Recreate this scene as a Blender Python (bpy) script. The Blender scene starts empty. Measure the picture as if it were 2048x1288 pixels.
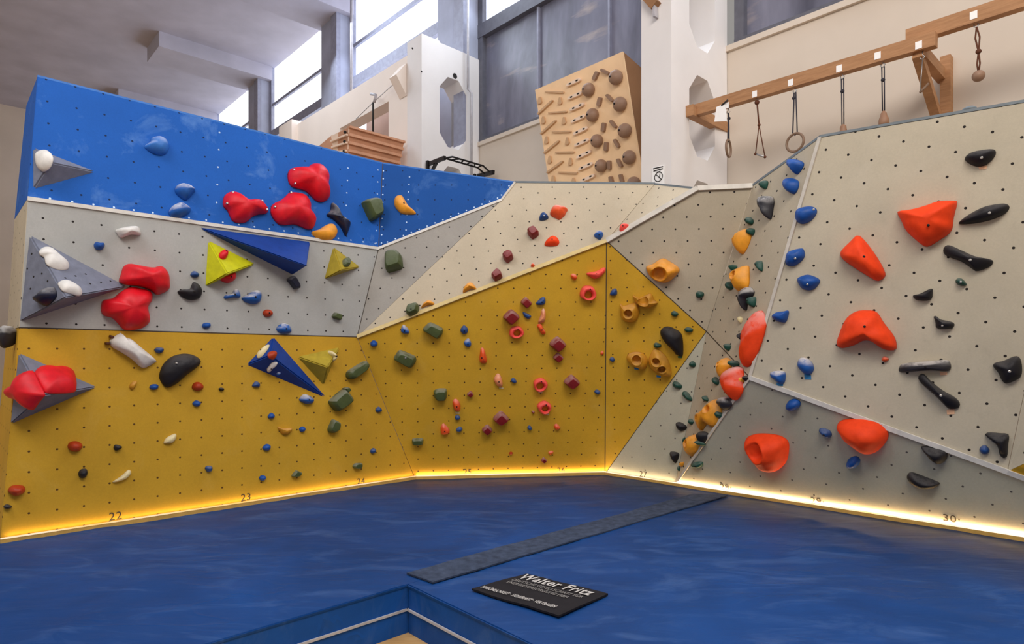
import bpy, bmesh, math, random
from mathutils import Vector, Matrix, noise
random.seed(4)
C = bpy.context.scene.collection
S = bpy.context.scene
V = Vector
# ------------------------------------------------------------------ camera
F_PX, HOR, CAMZ = 1250.0, 710.0, 1.94
MAT_H = 0.34
def ray(x, y):
    return V(((x-1024)/F_PX, 1.0, (HOR-y)/F_PX))
CAM = V((0, 0, CAMZ))
def P(x, y, Y):
    return CAM + ray(x, y)*Y
cd = bpy.data.cameras.new('camera'); cam = bpy.data.objects.new('camera', cd); C.objects.link(cam)
cam.location = CAM; cam.rotation_euler = (math.pi/2, 0, 0)
cd.sensor_width = 36; cd.lens = 36*F_PX/2048; cd.shift_y = (HOR-644)/2048; cd.clip_end = 200
S.camera = cam
S.view_settings.view_transform = 'Standard'
S.view_settings.look = 'None'
# ------------------------------------------------------------------ materials
def lin(c):
    f = lambda v: v/12.92 if v <= .04045 else ((v+.055)/1.055)**2.4
    return tuple(f(x/255) for x in c) + (1,)
class NT:
    def __init__(s, name):
        s.m = bpy.data.materials.new(name); s.m.use_nodes = True
        s.t = s.m.node_tree; s.b = s.t.nodes['Principled BSDF']
    def n(s, ty, **kw):
        o = s.t.nodes.new(ty)
        for k, v in kw.items(): setattr(o, k, v)
        return o
    def l(s, a, b): s.t.links.new(a, b)
    def put(s, sock, v):
        if isinstance(v, bpy.types.NodeSocket): s.l(v, sock)
        else: sock.default_value = v
    def math(s, op, a, b=0.0, c=None):
        o = s.n('ShaderNodeMath', operation=op)
        s.put(o.inputs[0], a); s.put(o.inputs[1], b)
        if c is not None: s.put(o.inputs[2], c)
        return o.outputs[0]
    def ramp(s, v, a, b):
        o = s.n('ShaderNodeMapRange'); s.put(o.inputs[0], v); o.inputs[1].default_value = a; o.inputs[2].default_value = b
        return o.outputs[0]
    def noise(s, vec, scale, detail=3, rough=.55, dist=0):
        o = s.n('ShaderNodeTexNoise'); s.l(vec, o.inputs['Vector'])
        o.inputs['Scale'].default_value = scale; o.inputs['Detail'].default_value = detail
        o.inputs['Roughness'].default_value = rough; o.inputs['Distortion'].default_value = dist
        return o.outputs['Fac']
    def mix(s, f, a, b):
        o = s.n('ShaderNodeMix', data_type='RGBA'); s.put(o.inputs[0], f); s.put(o.inputs[6], a); s.put(o.inputs[7], b)
        return o.outputs[2]
    def bump(s, h, strength, dist):
        o = s.n('ShaderNodeBump'); o.inputs['Strength'].default_value = strength; o.inputs['Distance'].default_value = dist
        s.l(h, o.inputs['Height']); s.l(o.outputs[0], s.b.inputs['Normal'])
    def geo(s):
        return s.n('ShaderNodeNewGeometry').outputs['Position']
    def scl(s, vec, x, y, z, rz=0):
        o = s.n('ShaderNodeMapping'); s.l(vec, o.inputs[0]); o.inputs['Scale'].default_value = (x, y, z); o.inputs['Rotation'].default_value = (0, 0, rz)
        return o.outputs[0]

def plain(name, col, rough=.6, metal=0.0, var=.12, scale=9, spec=.4, bump=0):
    t = NT(name); g = t.geo(); c = lin(col)
    d = tuple(x*(1-var) for x in c[:3]) + (1,); e = tuple(min(1, x*(1+var)) for x in c[:3]) + (1,)
    t.l(t.mix(t.ramp(t.noise(g, scale, 4), .3, .7), d, e), t.b.inputs['Base Color'])
    t.b.inputs['Roughness'].default_value = rough; t.b.inputs['Metallic'].default_value = metal
    t.b.inputs['Specular IOR Level'].default_value = spec
    if bump: t.bump(t.noise(g, scale*8, 4), bump, .004)
    return t.m

def panel_mat(name, col, e1, e2, p0, chalk=.12, var=.07, hole=(38, 32, 30), hr=.0095, speck=.10, chalkcol=(225, 218, 205), dirt=.25):
    t = NT(name); g = t.geo(); c = lin(col)
    d = tuple(x*(1-var*1.6) for x in c[:3]) + (1,); e = tuple(min(1, x*(1+var)) for x in c[:3]) + (1,)
    base = t.mix(t.ramp(t.noise(g, 1.3, 5, .6), .3, .7), d, e)
    sp = t.ramp(t.noise(g, 55, 3, .7), .30, .70)
    base = t.mix(t.math('MULTIPLY', sp, speck*2), base, tuple(x*.62 for x in c[:3]) + (1,))
    # chalky clouds and smudges
    ch = t.math('MULTIPLY', t.ramp(t.noise(g, 2.1, 6, .66, .6), .56, .80), chalk*2.2)
    base = t.mix(ch, base, lin(chalkcol))
    dr = t.math('MULTIPLY', t.ramp(t.noise(t.scl(g, 1, 1, .7), 6.5, 5, .65, .4), .60, .82), dirt)
    base = t.mix(dr, base, tuple(x*.45 for x in c[:3]) + (1,))
    uv = t.n('ShaderNodeTexCoord').outputs['UV']; sx = t.n('ShaderNodeSeparateXYZ'); t.l(uv, sx.inputs[0])
    # screw-in holes on the panel's own lattice (e1, e2 in metres)
    det = e1[0]*e2[1]-e1[1]*e2[0]
    du = t.math('SUBTRACT', sx.outputs[0], p0[0]); dv = t.math('SUBTRACT', sx.outputs[1], p0[1])
    def lat(p, q):
        s_ = t.math('ADD', t.math('MULTIPLY', du, p/det), t.math('MULTIPLY', dv, q/det))
        return t.math('SUBTRACT', t.math('FRACT', t.math('ADD', s_, 100.5)), .5)
    la, lb = lat(e2[1], -e2[0]), lat(-e1[1], e1[0])
    xx = t.math('ADD', t.math('MULTIPLY', la, e1[0]), t.math('MULTIPLY', lb, e2[0]))
    yy = t.math('ADD', t.math('MULTIPLY', la, e1[1]), t.math('MULTIPLY', lb, e2[1]))
    r = t.math('SQRT', t.math('ADD', t.math('MULTIPLY', xx, xx), t.math('MULTIPLY', yy, yy)))
    base = t.mix(t.math('LESS_THAN', r, hr), base, lin(hole))
    t.l(base, t.b.inputs['Base Color'])
    t.b.inputs['Roughness'].default_value = .72; t.b.inputs['Specular IOR Level'].default_value = .25
    t.bump(t.noise(g, 130, 3), .25, .002)
    return t.m

def hold_mat(name, col, chalk=.0, rough=.5, spec=.4, bump=.25):
    t = NT(name); g = t.geo(); c = lin(col)
    base = t.mix(t.ramp(t.noise(g, 14, 4), .3, .7), tuple(x*.86 for x in c[:3]) + (1,), tuple(min(1, x*1.1) for x in c[:3]) + (1,))
    if chalk:
        nz = t.n('ShaderNodeSeparateXYZ'); t.l(t.n('ShaderNodeNewGeometry').outputs['Normal'], nz.inputs[0])
        up = t.ramp(nz.outputs[2], .05, .95)
        f = t.math('MULTIPLY', t.math('MULTIPLY', up, t.ramp(t.noise(g, 9, 5, .7), .34, .52)), min(1.0, chalk*1.25))
        base = t.mix(f, base, lin((225, 220, 215)))
    t.l(base, t.b.inputs['Base Color']); t.b.inputs['Roughness'].default_value = rough
    t.b.inputs['Specular IOR Level'].default_value = spec
    if bump: t.bump(t.noise(g, 160, 3), bump, .003)
    return t.m

def wood(name, c1, c2, sc=(3, 30, 30), rz=0, rough=.6):
    t = NT(name); g = t.scl(t.geo(), *sc, rz)
    t.l(t.mix(t.ramp(t.noise(g, 1.0, 6, .6, .5), .3, .7), lin(c1), lin(c2)), t.b.inputs['Base Color'])
    t.b.inputs['Roughness'].default_value = rough; t.b.inputs['Specular IOR Level'].default_value = .25
    return t.m

def emit(name, col, st):
    t = NT(name); c = lin(col)
    t.b.inputs['Base Color'].default_value = c
    g = t.geo()
    t.l(t.mix(t.ramp(t.noise(t.scl(g, 1, 1, .25), 1.5, 3), .3, .7), c, lin((255, 255, 255))), t.b.inputs['Emission Color'])
    t.b.inputs['Emission Strength'].default_value = st
    return t.m

def mat_vinyl(name, col):
    t = NT(name); g = t.geo(); c = lin(col)
    base = t.mix(t.ramp(t.noise(g, .9, 5, .6, .6), .28, .72), tuple(x*.66 for x in c[:3])+(1,), tuple(x*1.15 for x in c[:3])+(1,))
    sm = t.math('MULTIPLY', t.ramp(t.noise(t.scl(g, .8, 2.2, 1, .75), 1.7, 7, .68, 1.2), .50, .82), .42)
    base = t.mix(sm, base, lin((92, 124, 176)))
    sc = t.math('MULTIPLY', t.ramp(t.noise(t.scl(g, 1, 1, 1), 4.5, 7, .75, 1.5), .68, .84), .35)
    base = t.mix(sc, base, lin((120, 150, 195)))
    # shade along the foot of the walls, painted into the vinyl colour
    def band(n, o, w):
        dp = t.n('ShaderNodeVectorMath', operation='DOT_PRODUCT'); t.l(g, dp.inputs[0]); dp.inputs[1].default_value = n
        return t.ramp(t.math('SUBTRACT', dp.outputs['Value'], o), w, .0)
    wall_shade = t.math('MAXIMUM', band((-.687, -.727, 0), -6.96, 1.7), band((.119, -.993, 0), -8.19, 1.6))
    wall_shade = t.math('MULTIPLY', wall_shade, t.math('ADD', .45, t.math('MULTIPLY', t.ramp(t.noise(g, 1.6, 5, .6), .35, .65), .4)))
    base = t.mix(wall_shade, base, lin((38, 42, 50)))
    t.l(base, t.b.inputs['Base Color']); t.b.inputs['Roughness'].default_value = .55
    t.b.inputs['Specular IOR Level'].default_value = .18
    w = t.noise(t.scl(g, .5, 2.4, 1, -.55), 2.2, 4, .5, 1.0)
    rg = t.math('ABSOLUTE', t.math('SUBTRACT', t.noise(t.scl(g, .55, 1.7, 1, -.35), 1.25, 3, .5, .8), .5))
    rg = t.math('MULTIPLY', t.ramp(rg, .03, .0), t.ramp(t.noise(g, .7, 2), .48, .6))
    w = t.math('ADD', w, t.math('MULTIPLY', rg, .5))
    w2 = t.noise(g, 40, 3)
    t.bump(t.math('ADD', t.math('MULTIPLY', w, 1.0), t.math('MULTIPLY', w2, .02)), .22, .04)
    return t.m

GREY = (196, 184, 170)
M = {
 'yellow_left': panel_mat('yellow_panel_paint_left', (210, 163, 46), (.2, 0), (0, .18), (.196, 1.656), .10, hole=(95, 65, 25), dirt=.18, chalkcol=(225, 190, 110)),
 'yellow_mid': panel_mat('yellow_panel_paint_centre', (216, 168, 46), (.195, .002), (0, .17), (.236, 2.143), .10, hole=(85, 58, 22), dirt=.16, chalkcol=(225, 190, 110)),
 'grey_left': panel_mat('grey_panel_paint_left', (180, 180, 176), (.2185, 0), (-.005, .186), (.294, 2.81), .05),
 'grey_tri': panel_mat('grey_panel_paint_triangle', (168, 163, 155), (.128, -.123), (.139, .132), (.549, 1.127), .05),
 'grey_light': panel_mat('light_grey_panel_paint', (203, 189, 164), (.214, -.084), (.178, .076), (1.99, 1.807), .10),
 'grey_mid': panel_mat('grey_panel_paint_middle', (189, 177, 154), (.128, .134), (.141, -.143), (.543, .115), .05, hr=.011),
 'grey_right': panel_mat('grey_panel_paint_right', (200, 190, 168), (.194, -.086), (.062, .206), (.742, 2.239), .06, hr=.0115),
 'grey_low': panel_mat('grey_panel_paint_low', (186, 182, 162), (.133, .147), (.207, -.143), (1.275, .863), .05, hole=(90, 85, 80)),
 'blue2': panel_mat('blue_panel_paint_right', (20, 80, 156), (.21, 0), (0, .2), (.05, .05), .15, hole=(16, 40, 80), chalkcol=(125, 170, 225), dirt=.1),
 'blue': panel_mat('blue_panel_paint', (26, 94, 184), (.2195, -.004), (-.005, .21), (.601, .517), .22, hole=(16, 40, 80), chalkcol=(125, 170, 225), dirt=.12),
 'grey_back': plain('raw_plywood_back', (150, 120, 85)),
 'white_strip': plain('white_edge_strip', (222, 218, 210), .5),
 'pale_edge': plain('pale_panel_edge', (214, 190, 130), .55),
 'grey_edge': plain('grey_panel_edge', (205, 198, 186), .5),
 'steel_edge': plain('blue_grey_top_edge', (112, 122, 128), .5),
 'seam': plain('dark_panel_seam', (70, 60, 50), .7),
 'screw': plain('screw_head', (170, 195, 225), .35, .2),
 'rail': plain('base_rail_wood', (214, 170, 88), .6),
 'ink': plain('painted_number', (70, 58, 45), .7),
 'blueh': hold_mat('blue_hold', (16, 78, 158), .0), 'bluec': hold_mat('blue_hold_chalked', (30, 92, 172), .75),
 'blued': hold_mat('dark_blue_foothold', (22, 68, 130), .12),
 'blues': hold_mat('pale_blue_hold', (52, 118, 200), .35),
 'red': hold_mat('red_macro', (222, 16, 34), .0, .5, .4, .08), 'redd': hold_mat('dark_red_hold', (130, 22, 26), .28, .5),
 'orange': hold_mat('orange_macro', (255, 72, 26), .0, .6, .2, .1), 'orangec': hold_mat('orange_macro_chalked', (255, 72, 26), .45, .6, .2, .1), 'orange2': hold_mat('small_orange_hold', (240, 88, 34), .3),
 'coral': hold_mat('coral_hold', (255, 82, 72), .08), 'rust': hold_mat('rust_hold', (176, 56, 16), .0),
 'peach': hold_mat('peach_hold', (235, 150, 105), .5),
 'black': hold_mat('black_hold', (28, 26, 31), .06, .6, .3), 'blackc': hold_mat('black_hold_chalked', (44, 42, 48), .55, .45),
 'navy': hold_mat('navy_hold', (24, 28, 52), .25, .4),
 'green': hold_mat('olive_green_block', (74, 86, 46), .18), 'dgreen': hold_mat('dark_green_foothold', (20, 72, 60), .12),
 'yellow': hold_mat('yellow_hold', (240, 160, 40), .12), 'ochre': hold_mat('ochre_pocket', (205, 145, 36), .10),
 'cream': hold_mat('cream_hold', (228, 212, 160), .2), 'white': hold_mat('white_hold', (228, 224, 218), .2),
 'brown': hold_mat('brown_chip', (84, 38, 18)), 'greyvol': hold_mat('grey_volume_paint', (120, 124, 140), .0, .65, .25, .3),
 'navyvol': hold_mat('blue_volume_paint', (14, 60, 142), .0, .55, .3, .2), 'lime': hold_mat('lime_volume_paint', (204, 202, 22), .0, .6, .3, .3),
 'olivevol': hold_mat('olive_volume_paint', (172, 150, 44), .0, .6, .3, .3),
 'bolt': plain('dark_bolt', (40, 36, 36), .4, .6), 'boltl': plain('light_bolt', (190, 186, 180), .3, .7),
 'tape_o': plain('pale_orange_tape', (240, 190, 150), .7), 'tape_b': plain('blue_tape', (50, 125, 175), .7), 'tape_w': plain('pale_tape', (222, 200, 150), .7), 'tape_g': plain('green_tape', (70, 120, 70), .7),
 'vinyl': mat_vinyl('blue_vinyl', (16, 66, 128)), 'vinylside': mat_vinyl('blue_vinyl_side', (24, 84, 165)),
 'carpet': plain('grey_carpet', (66, 76, 96), .95, 0, .3, 16, .1, .8), 'piping': plain('white_piping', (190, 190, 195), .6),
 'rubber': plain('black_rubber', (34, 32, 36), .8, 0, .15, 20, .2), 'lettering': plain('white_lettering', (205, 200, 195), .7),
 'letterdim': plain('grey_lettering', (150, 146, 142), .7),
 'floor': wood('floor_boards', (196, 150, 92), (224, 184, 128), (2, 14, 1), .75),
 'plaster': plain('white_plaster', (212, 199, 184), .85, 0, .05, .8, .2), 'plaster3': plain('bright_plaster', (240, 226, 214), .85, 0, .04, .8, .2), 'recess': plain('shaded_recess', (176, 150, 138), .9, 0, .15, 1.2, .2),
 'plaster2': plain('cool_plaster', (230, 225, 222), .85, 0, .06, .8, .2),
 'concrete': plain('grey_concrete', (168, 172, 190), .8, 0, .16, 1.2, .2), 'ceil': plain('ceiling_grey', (186, 184, 198), .9, 0, .1, 1),
 'frame': plain('window_frame_grey', (150, 152, 170), .6), 'darkframe': plain('dark_window_frame', (96, 96, 106), .6),
 'pane': emit('bright_frosted_glass', (226, 236, 255), 1.9),
 'ply': plain('birch_plywood', (250, 210, 164), .6, 0, .06, 3), 'plyside': plain('plywood_side', (150, 108, 72), .7, 0, .08, 3),
 'beech': plain('beech_wood', (205, 165, 125), .55, 0, .08, 6), 'ball': plain('turned_wood_ball', (150, 118, 96), .5, 0, .08, 10),
 'slat': plain('slatted_wood', (196, 142, 108), .6, 0, .12, 4), 'slatl': plain('slatted_wood_light', (240, 212, 188), .6, 0, .05, 4),
 'beam': wood('pine_beam', (160, 116, 80), (186, 140, 100), (4, 4, 40)), 'ropeb': plain('dark_cord', (54, 52, 62), .8), 'ropr': plain('brown_cord', (96, 54, 34), .8),
 'steel': plain('steel', (170, 170, 170), .35, .8), 'blackmetal': plain('black_metal', (26, 22, 24), .45, .3),
 'paper': plain('white_paper', (252, 250, 248), .8, 0, .02), 'ringw': plain('ring_wood', (130, 104, 84), .5, 0, .1, 10), 'handle': plain('pinch_wood', (150, 112, 86), .5, 0, .1, 10),
 'dark': plain('dark_void', (40, 36, 34), .9), 'pipe': plain('grey_conduit', (176, 172, 176), .5),
}
def dark_window():
    t = NT('dark_covered_glass'); g = t.geo()
    b = t.mix(t.ramp(t.noise(t.scl(g, .9, .9, .35), 1.4, 4, .6, .3), .3, .72), lin((74, 74, 88)), lin((138, 138, 156)))
    b = t.mix(t.math('MULTIPLY', t.ramp(t.noise(t.scl(g, .5, .5, 2.2), 1.6, 4), .62, .75), .45), b, lin((200, 180, 165)))
    t.l(b, t.b.inputs['Base Color']); t.b.inputs['Roughness'].default_value = .3
    return t.m
M['darkpane'] = dark_window()
for _i, _s in enumerate((.55, .85, .85, 1.15)):
    M['glow%d' % _i] = emit('warm_light_strip_%d' % _i, (255, 205, 110), _s)
# ------------------------------------------------------------------ object helpers
def link(name, me, mat, parent=None, smooth=False, mw=None):
    o = bpy.data.objects.new(name, me); C.objects.link(o)
    for m in (mat if isinstance(mat, (list, tuple)) else [mat]): me.materials.append(M[m] if isinstance(m, str) else m)
    if smooth: me.shade_smooth()
    if mw is not None: o.matrix_world = mw
    if parent is not None:
        o.parent = parent; o.matrix_parent_inverse = parent_world(parent).inverted()
    return o
def parent_world(p):
    m = p.matrix_basis.copy()
    if p.parent: m = parent_world(p.parent) @ p.matrix_parent_inverse @ m
    return m
def bm_link(name, bm, mat, parent=None, smooth=False, mw=None, normals=True):
    if normals: bmesh.ops.recalc_face_normals(bm, faces=bm.faces)
    me = bpy.data.meshes.new(name); bm.to_mesh(me); bm.free()
    return link(name, me, mat, parent, smooth, mw)
LABELS = {}
def tag(o, label, cat, group=None, kind=None):
    n = len(label.split()); 
    if not 4 <= n <= 16: print('LABELLEN', n, label)
    if label in LABELS: print('LABELDUP', label)
    LABELS[label] = 1
    o['label'] = label; o['category'] = cat
    if group: o['group'] = group
    if kind: o['kind'] = kind
    return o
def thing(name, label, cat, loc, group=None):
    o = bpy.data.objects.new(name, None); C.objects.link(o); o.location = loc; o.empty_display_size = .1
    return tag(o, label, cat, group)
def struct(o): o['kind'] = 'structure'; return o
def add_bar(bm, p, q, w, h, up=V((0, 0, 1))):
    """box from p to q, w across, h along up"""
    d = (q-p).normalized(); s = d.cross(up)
    if s.length < 1e-4: s = d.cross(V((1, 0, 0)))
    s.normalize(); u = s.cross(d).normalized(); vs = []
    for e in (p, q):
        for a, b in ((-1, -1), (1, -1), (1, 1), (-1, 1)): vs.append(bm.verts.new(e+s*(a*w/2)+u*(b*h/2)))
    for f in ((0, 1, 2, 3), (7, 6, 5, 4), (0, 4, 5, 1), (1, 5, 6, 2), (2, 6, 7, 3), (3, 7, 4, 0)): bm.faces.new([vs[i] for i in f])
def bar(name, p, q, w, h, mat, parent=None, up=V((0, 0, 1)), bevel=0):
    bm = bmesh.new(); add_bar(bm, p, q, w, h, up)
    if bevel: bmesh.ops.bevel(bm, geom=list(bm.edges), offset=bevel, segments=2, affect='EDGES')
    return bm_link(name, bm, mat, parent)
def add_tube(bm, pts, r, n=8, closed=False, r2=None):
    rings = []; N = len(pts)
    prev = None
    for i, p in enumerate(pts):
        a = pts[i-1] if (i > 0 or closed) else p; b = pts[(i+1) % N] if (i < N-1 or closed) else p
        d = (b-a).normalized()
        ref = prev if prev is not None else (V((0, 0, 1)) if abs(d.z) < .9 else V((1, 0, 0)))
        s = (ref - d*ref.dot(d)).normalized(); prev = s; t = d.cross(s)
        rr = r if r2 is None else r2[i]
        rings.append([bm.verts.new(p + (s*math.cos(k*2*math.pi/n)+t*math.sin(k*2*math.pi/n))*rr) for k in range(n)])
    for i in range(N if closed else N-1):
        A, B = rings[i], rings[(i+1) % N]
        for k in range(n): bm.faces.new((A[k], A[(k+1) % n], B[(k+1) % n], B[k]))
    if not closed:
        bm.faces.new(rings[0][::-1]); bm.faces.new(rings[-1])
def tube(name, pts, r, mat, parent=None, n=8, closed=False, r2=None):
    bm = bmesh.new(); add_tube(bm, [V(p) for p in pts], r, n, closed, r2)
    return bm_link(name, bm, mat, parent, True)
def prism(name, poly, ext, mat, parent=None):
    """solid from a flat polygon (list of points) pushed along ext"""
    bm = bmesh.new(); a = [bm.verts.new(p) for p in poly]; b = [bm.verts.new(p+ext) for p in poly]; n = len(poly)
    bm.faces.new(a); bm.faces.new(b[::-1])
    for i in range(n): bm.faces.new((a[i], b[i], b[(i+1) % n], a[(i+1) % n]))
    return bm_link(name, bm, mat, parent)
def text_mesh(name, s, size, mw, mat, parent, shear=0, align='CENTER', extrude=.0006, sx=1.0, bold=0):
    cu = bpy.data.curves.new(name, 'FONT'); cu.body = s; cu.size = size; cu.shear = shear; cu.align_x = align; cu.align_y = 'CENTER'; cu.extrude = extrude
    cu.offset = bold; cu.space_character = 1.08
    tmp = bpy.data.objects.new(name+'_tmp', cu); C.objects.link(tmp)
    bpy.context.view_layer.update()
    me = bpy.data.meshes.new_from_object(tmp.evaluated_get(bpy.context.evaluated_depsgraph_get()))
    bpy.data.objects.remove(tmp)
    if sx != 1: me.transform(Matrix.Diagonal((sx, 1, 1, 1)))
    me.materials.clear()
    return link(name, me, mat, parent, False, mw)
# ------------------------------------------------------------------ planes
class Plane:
    def __init__(s, a, b, c):
        n = (b-a).cross(c-a).normalized()
        if n.dot(CAM-a) < 0: n = -n
        s.n = n; s.o = a.copy()
        ex = V((0, 0, 1)).cross(n)
        s.ex = ex.normalized(); s.ey = n.cross(s.ex).normalized()
    def pix(s, x, y, off=0.0):
        r = ray(x, y); d = (s.o+s.n*off-CAM).dot(s.n)/r.dot(s.n)
        return CAM + r*d
    def loc(s, p):
        d = p-s.o; return V((d.dot(s.ex), d.dot(s.ey)))
    def world(s, u, v, w=0): return s.o + s.ex*u + s.ey*v + s.n*w
    def frame(s, origin):
        m = Matrix((s.ex, s.ey, s.n)).transposed().to_4x4(); m.translation = origin
        return m
# ------------------------------------------------------------------ climbing wall facets
def gp(x, y):                                   # a point on the mat top seen at this place
    return P(x, y, (CAMZ-MAT_H)*F_PX/(y-HOR))
UP = V((0, 0, 1))
A = gp(0, 1085); B = gp(830, 957); Cc = gp(1210, 948); E = gp(1350, 970); Fp = gp(2048, 1080)
pl_left = Plane(A, B, B+UP)
LYa = pl_left.pix(38, 655); Pp = pl_left.pix(714, 674); GLa = pl_left.pix(55, 397); Q = pl_left.pix(757, 497)
pl_yc = Plane(B, Cc, Pp); T = pl_yc.pix(1213, 482)
G = P(1413, 663, 7.6); Mm = P(1500, 755, 6.6); K = P(1640, 275, 6.12)
pl_s = Plane(G, Mm, K); N5 = pl_s.pix(1505, 372)
pl_gm = Plane(T, G, N5); W = pl_gm.pix(1395, 377)
Vt = P(1030, 365, 7.92); pl_lg = Plane(Pp, T, Vt); X1 = pl_lg.pix(1310, 368); U = pl_lg.pix(1003, 400)
pl_lb = Plane(T, X1, W); pl_gt = Plane(Pp, Q, U)
Nn = Plane(Q, U, Vt).pix(765, 327); pl_bl = Plane(GLa, Q, Nn); BLt = pl_bl.pix(75, 153); pl_br = Plane(Q, U, Nn)

X1 = pl_lg.pix(1310, 368); pl_lb = Plane(T, X1, W); pl_gt = Plane(Pp, Q, U)
pl_yr = Plane(T, G, Cc); pl_gb = Plane(Cc, G, E); pl_sl = Plane(G, Mm, E)
pl_rl = Plane(E, Fp, Mm); J = pl_rl.pix(2015, 943); pl_r = Plane(Mm, J, K); K2 = pl_r.pix(2177, 183)
F2 = E + (Fp-E)*1.35; RLr = pl_rl.pix(2250, 1029)
FRa = P(2330, 800, 4.35); FRt = P(2420, 60, 4.5); pl_fr = Plane(J, K2, FRa)
wall = thing('climbing_wall', 'faceted bouldering wall of yellow, grey and blue panels studded with holds', 'climbing wall', (B+Cc)/2)
def panel(name, plane, poly, mat, label=None, th=.03, inset=.004):
    n = len(poly); cen = sum(poly, V())/n
    pts = [p + (cen-p).normalized()*inset for p in poly]
    bm = bmesh.new(); uvl = bm.loops.layers.uv.new('UVMap')
    a = [bm.verts.new(p) for p in pts]; b = [bm.verts.new(p-plane.n*th) for p in pts]
    bm.faces.new(a); bm.faces.new(b[::-1])
    for i in range(n): bm.faces.new((a[i], b[i], b[(i+1) % n], a[(i+1) % n]))
    for f in bm.faces:
        for l in f.loops: l[uvl].uv = plane.loc(l.vert.co)
    o = bm_link(name, bm, mat, wall)
    if label: o['label'] = label
    PANELS.append((plane, o))
    return o
PANELS = []
def on_panel(plane):
    return next((o for p, o in PANELS if p is plane), wall)
uh = V((-.6816, .7317, 0)); wh = V((.7317, .6816, 0))
panel('yellow_panel', pl_left, [A, B, Pp, LYa], 'yellow_left')
panel('grey_panel', pl_left, [LYa, Pp, Q, GLa], 'grey_left')
panel('blue_panel', pl_bl, [GLa, Q, Nn, BLt], 'blue')
panel('blue_panel', pl_br, [Q, U, Vt, Nn], 'blue2')
panel('grey_panel', pl_gt, [Pp, U, Q], 'grey_tri')
panel('grey_panel', pl_lg, [Pp, T, X1, Vt, U], 'grey_light')
panel('grey_panel', pl_lb, [T, W, X1], 'grey_light')
panel('yellow_panel', pl_yc, [B, Cc, T, Pp], 'yellow_mid')
panel('yellow_panel', pl_yr, [Cc, G, T], 'yellow_mid')
panel('grey_panel', pl_gm, [T, G, N5, W], 'grey_mid')
panel('grey_panel', pl_gb, [Cc, E, G], 'grey_low')
panel('grey_panel', pl_s, [G, Mm, K, N5], 'grey_mid')
panel('grey_panel', pl_sl, [G, E, Mm], 'grey_mid')
panel('grey_panel', pl_r, [Mm, J, K2, K], 'grey_right')
panel('grey_panel', pl_rl, [E, F2, RLr, J, Mm], 'grey_low')
panel('grey_panel', pl_fr, [J, FRa, FRt, K2], 'grey_right')
panel('yellow_panel', Plane(J, RLr, FRa), [J, RLr, FRa], 'yellow_mid')
# end faces at the left of the wall, running back
pl_e1 = Plane(A, LYa, A+uh); 
panel('yellow_end_panel', pl_e1, [A, LYa, LYa+uh*1.15, A+uh*1.15], 'yellow_left')
pl_e2 = Plane(LYa, GLa, LYa+uh)
panel('grey_end_panel', pl_e2, [LYa, GLa, GLa+uh*1.15, LYa+uh*1.15], 'grey_light')
panel('blue_end_panel', Plane(GLa, BLt, GLa+uh), [GLa, BLt, BLt+uh*.9, GLa+uh*1.15], 'blue')
# edge strips
def strip(name, p, q, n, w, t, mat, d=0.0):
    bm = bmesh.new(); add_bar(bm, p+n*(t/2+d), q+n*(t/2+d), w, t, n)
    return bm_link(name, bm, mat, wall)
strip('white_edge_strip', GLa, Q, pl_left.n, .035, .016, 'white_strip')
strip('white_edge_strip', Q, U, pl_gt.n, .03, .016, 'white_strip')
strip('grey_edge_strip', U, Vt, pl_lg.n, .025, .014, 'grey_edge')
strip('white_edge_strip', Mm, J, (pl_r.n+pl_rl.n).normalized(), .045, .02, 'white_strip')
strip('white_edge_strip', J, RLr, pl_rl.n, .045, .02, 'white_strip')
strip('grey_edge_strip', Mm, K, (pl_r.n+pl_s.n).normalized(), .035, .012, 'grey_edge')
strip('grey_edge_strip', Mm, E, (pl_rl.n+pl_sl.n).normalized(), .03, .012, 'grey_edge')
strip('pale_edge_strip', Pp, T, (pl_yc.n+UP*.8).normalized(), .05, .014, 'pale_edge')
strip('white_edge_strip', T, W, (pl_gm.n+UP*.8).normalized(), .07, .016, 'grey_edge')
strip('grey_edge_strip', W, N5, (pl_gm.n+UP*.5).normalized(), .06, .014, 'grey_edge')
for p, q, pl in ((LYa, Pp, pl_left), (T, Cc, pl_yc), (T, G, pl_yr), (G, Cc, pl_yr), (Nn, Q, pl_br), (Pp, Q, pl_gt), (G, Mm, pl_s)):
    strip('panel_seam', p, q, pl.n, .011, .002, 'seam')
for p, q, pl in ((K, K2, pl_r), (Vt, X1, pl_lg), (X1, W, pl_lb), (W, N5, pl_gm), (N5, K, pl_s)):
    bar('top_edge', p+UP*.012-pl.n*.02, q+UP*.012-pl.n*.02, .05, .024, 'steel_edge', wall)
bar('top_edge', BLt-pl_bl.n*.03+UP*.01, Nn-pl_bl.n*.03+UP*.01, .06, .02, 'blues', wall)
bar('top_edge', Nn-pl_br.n*.03+UP*.01, Vt-pl_br.n*.03+UP*.01, .06, .02, 'blues', wall)
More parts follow.
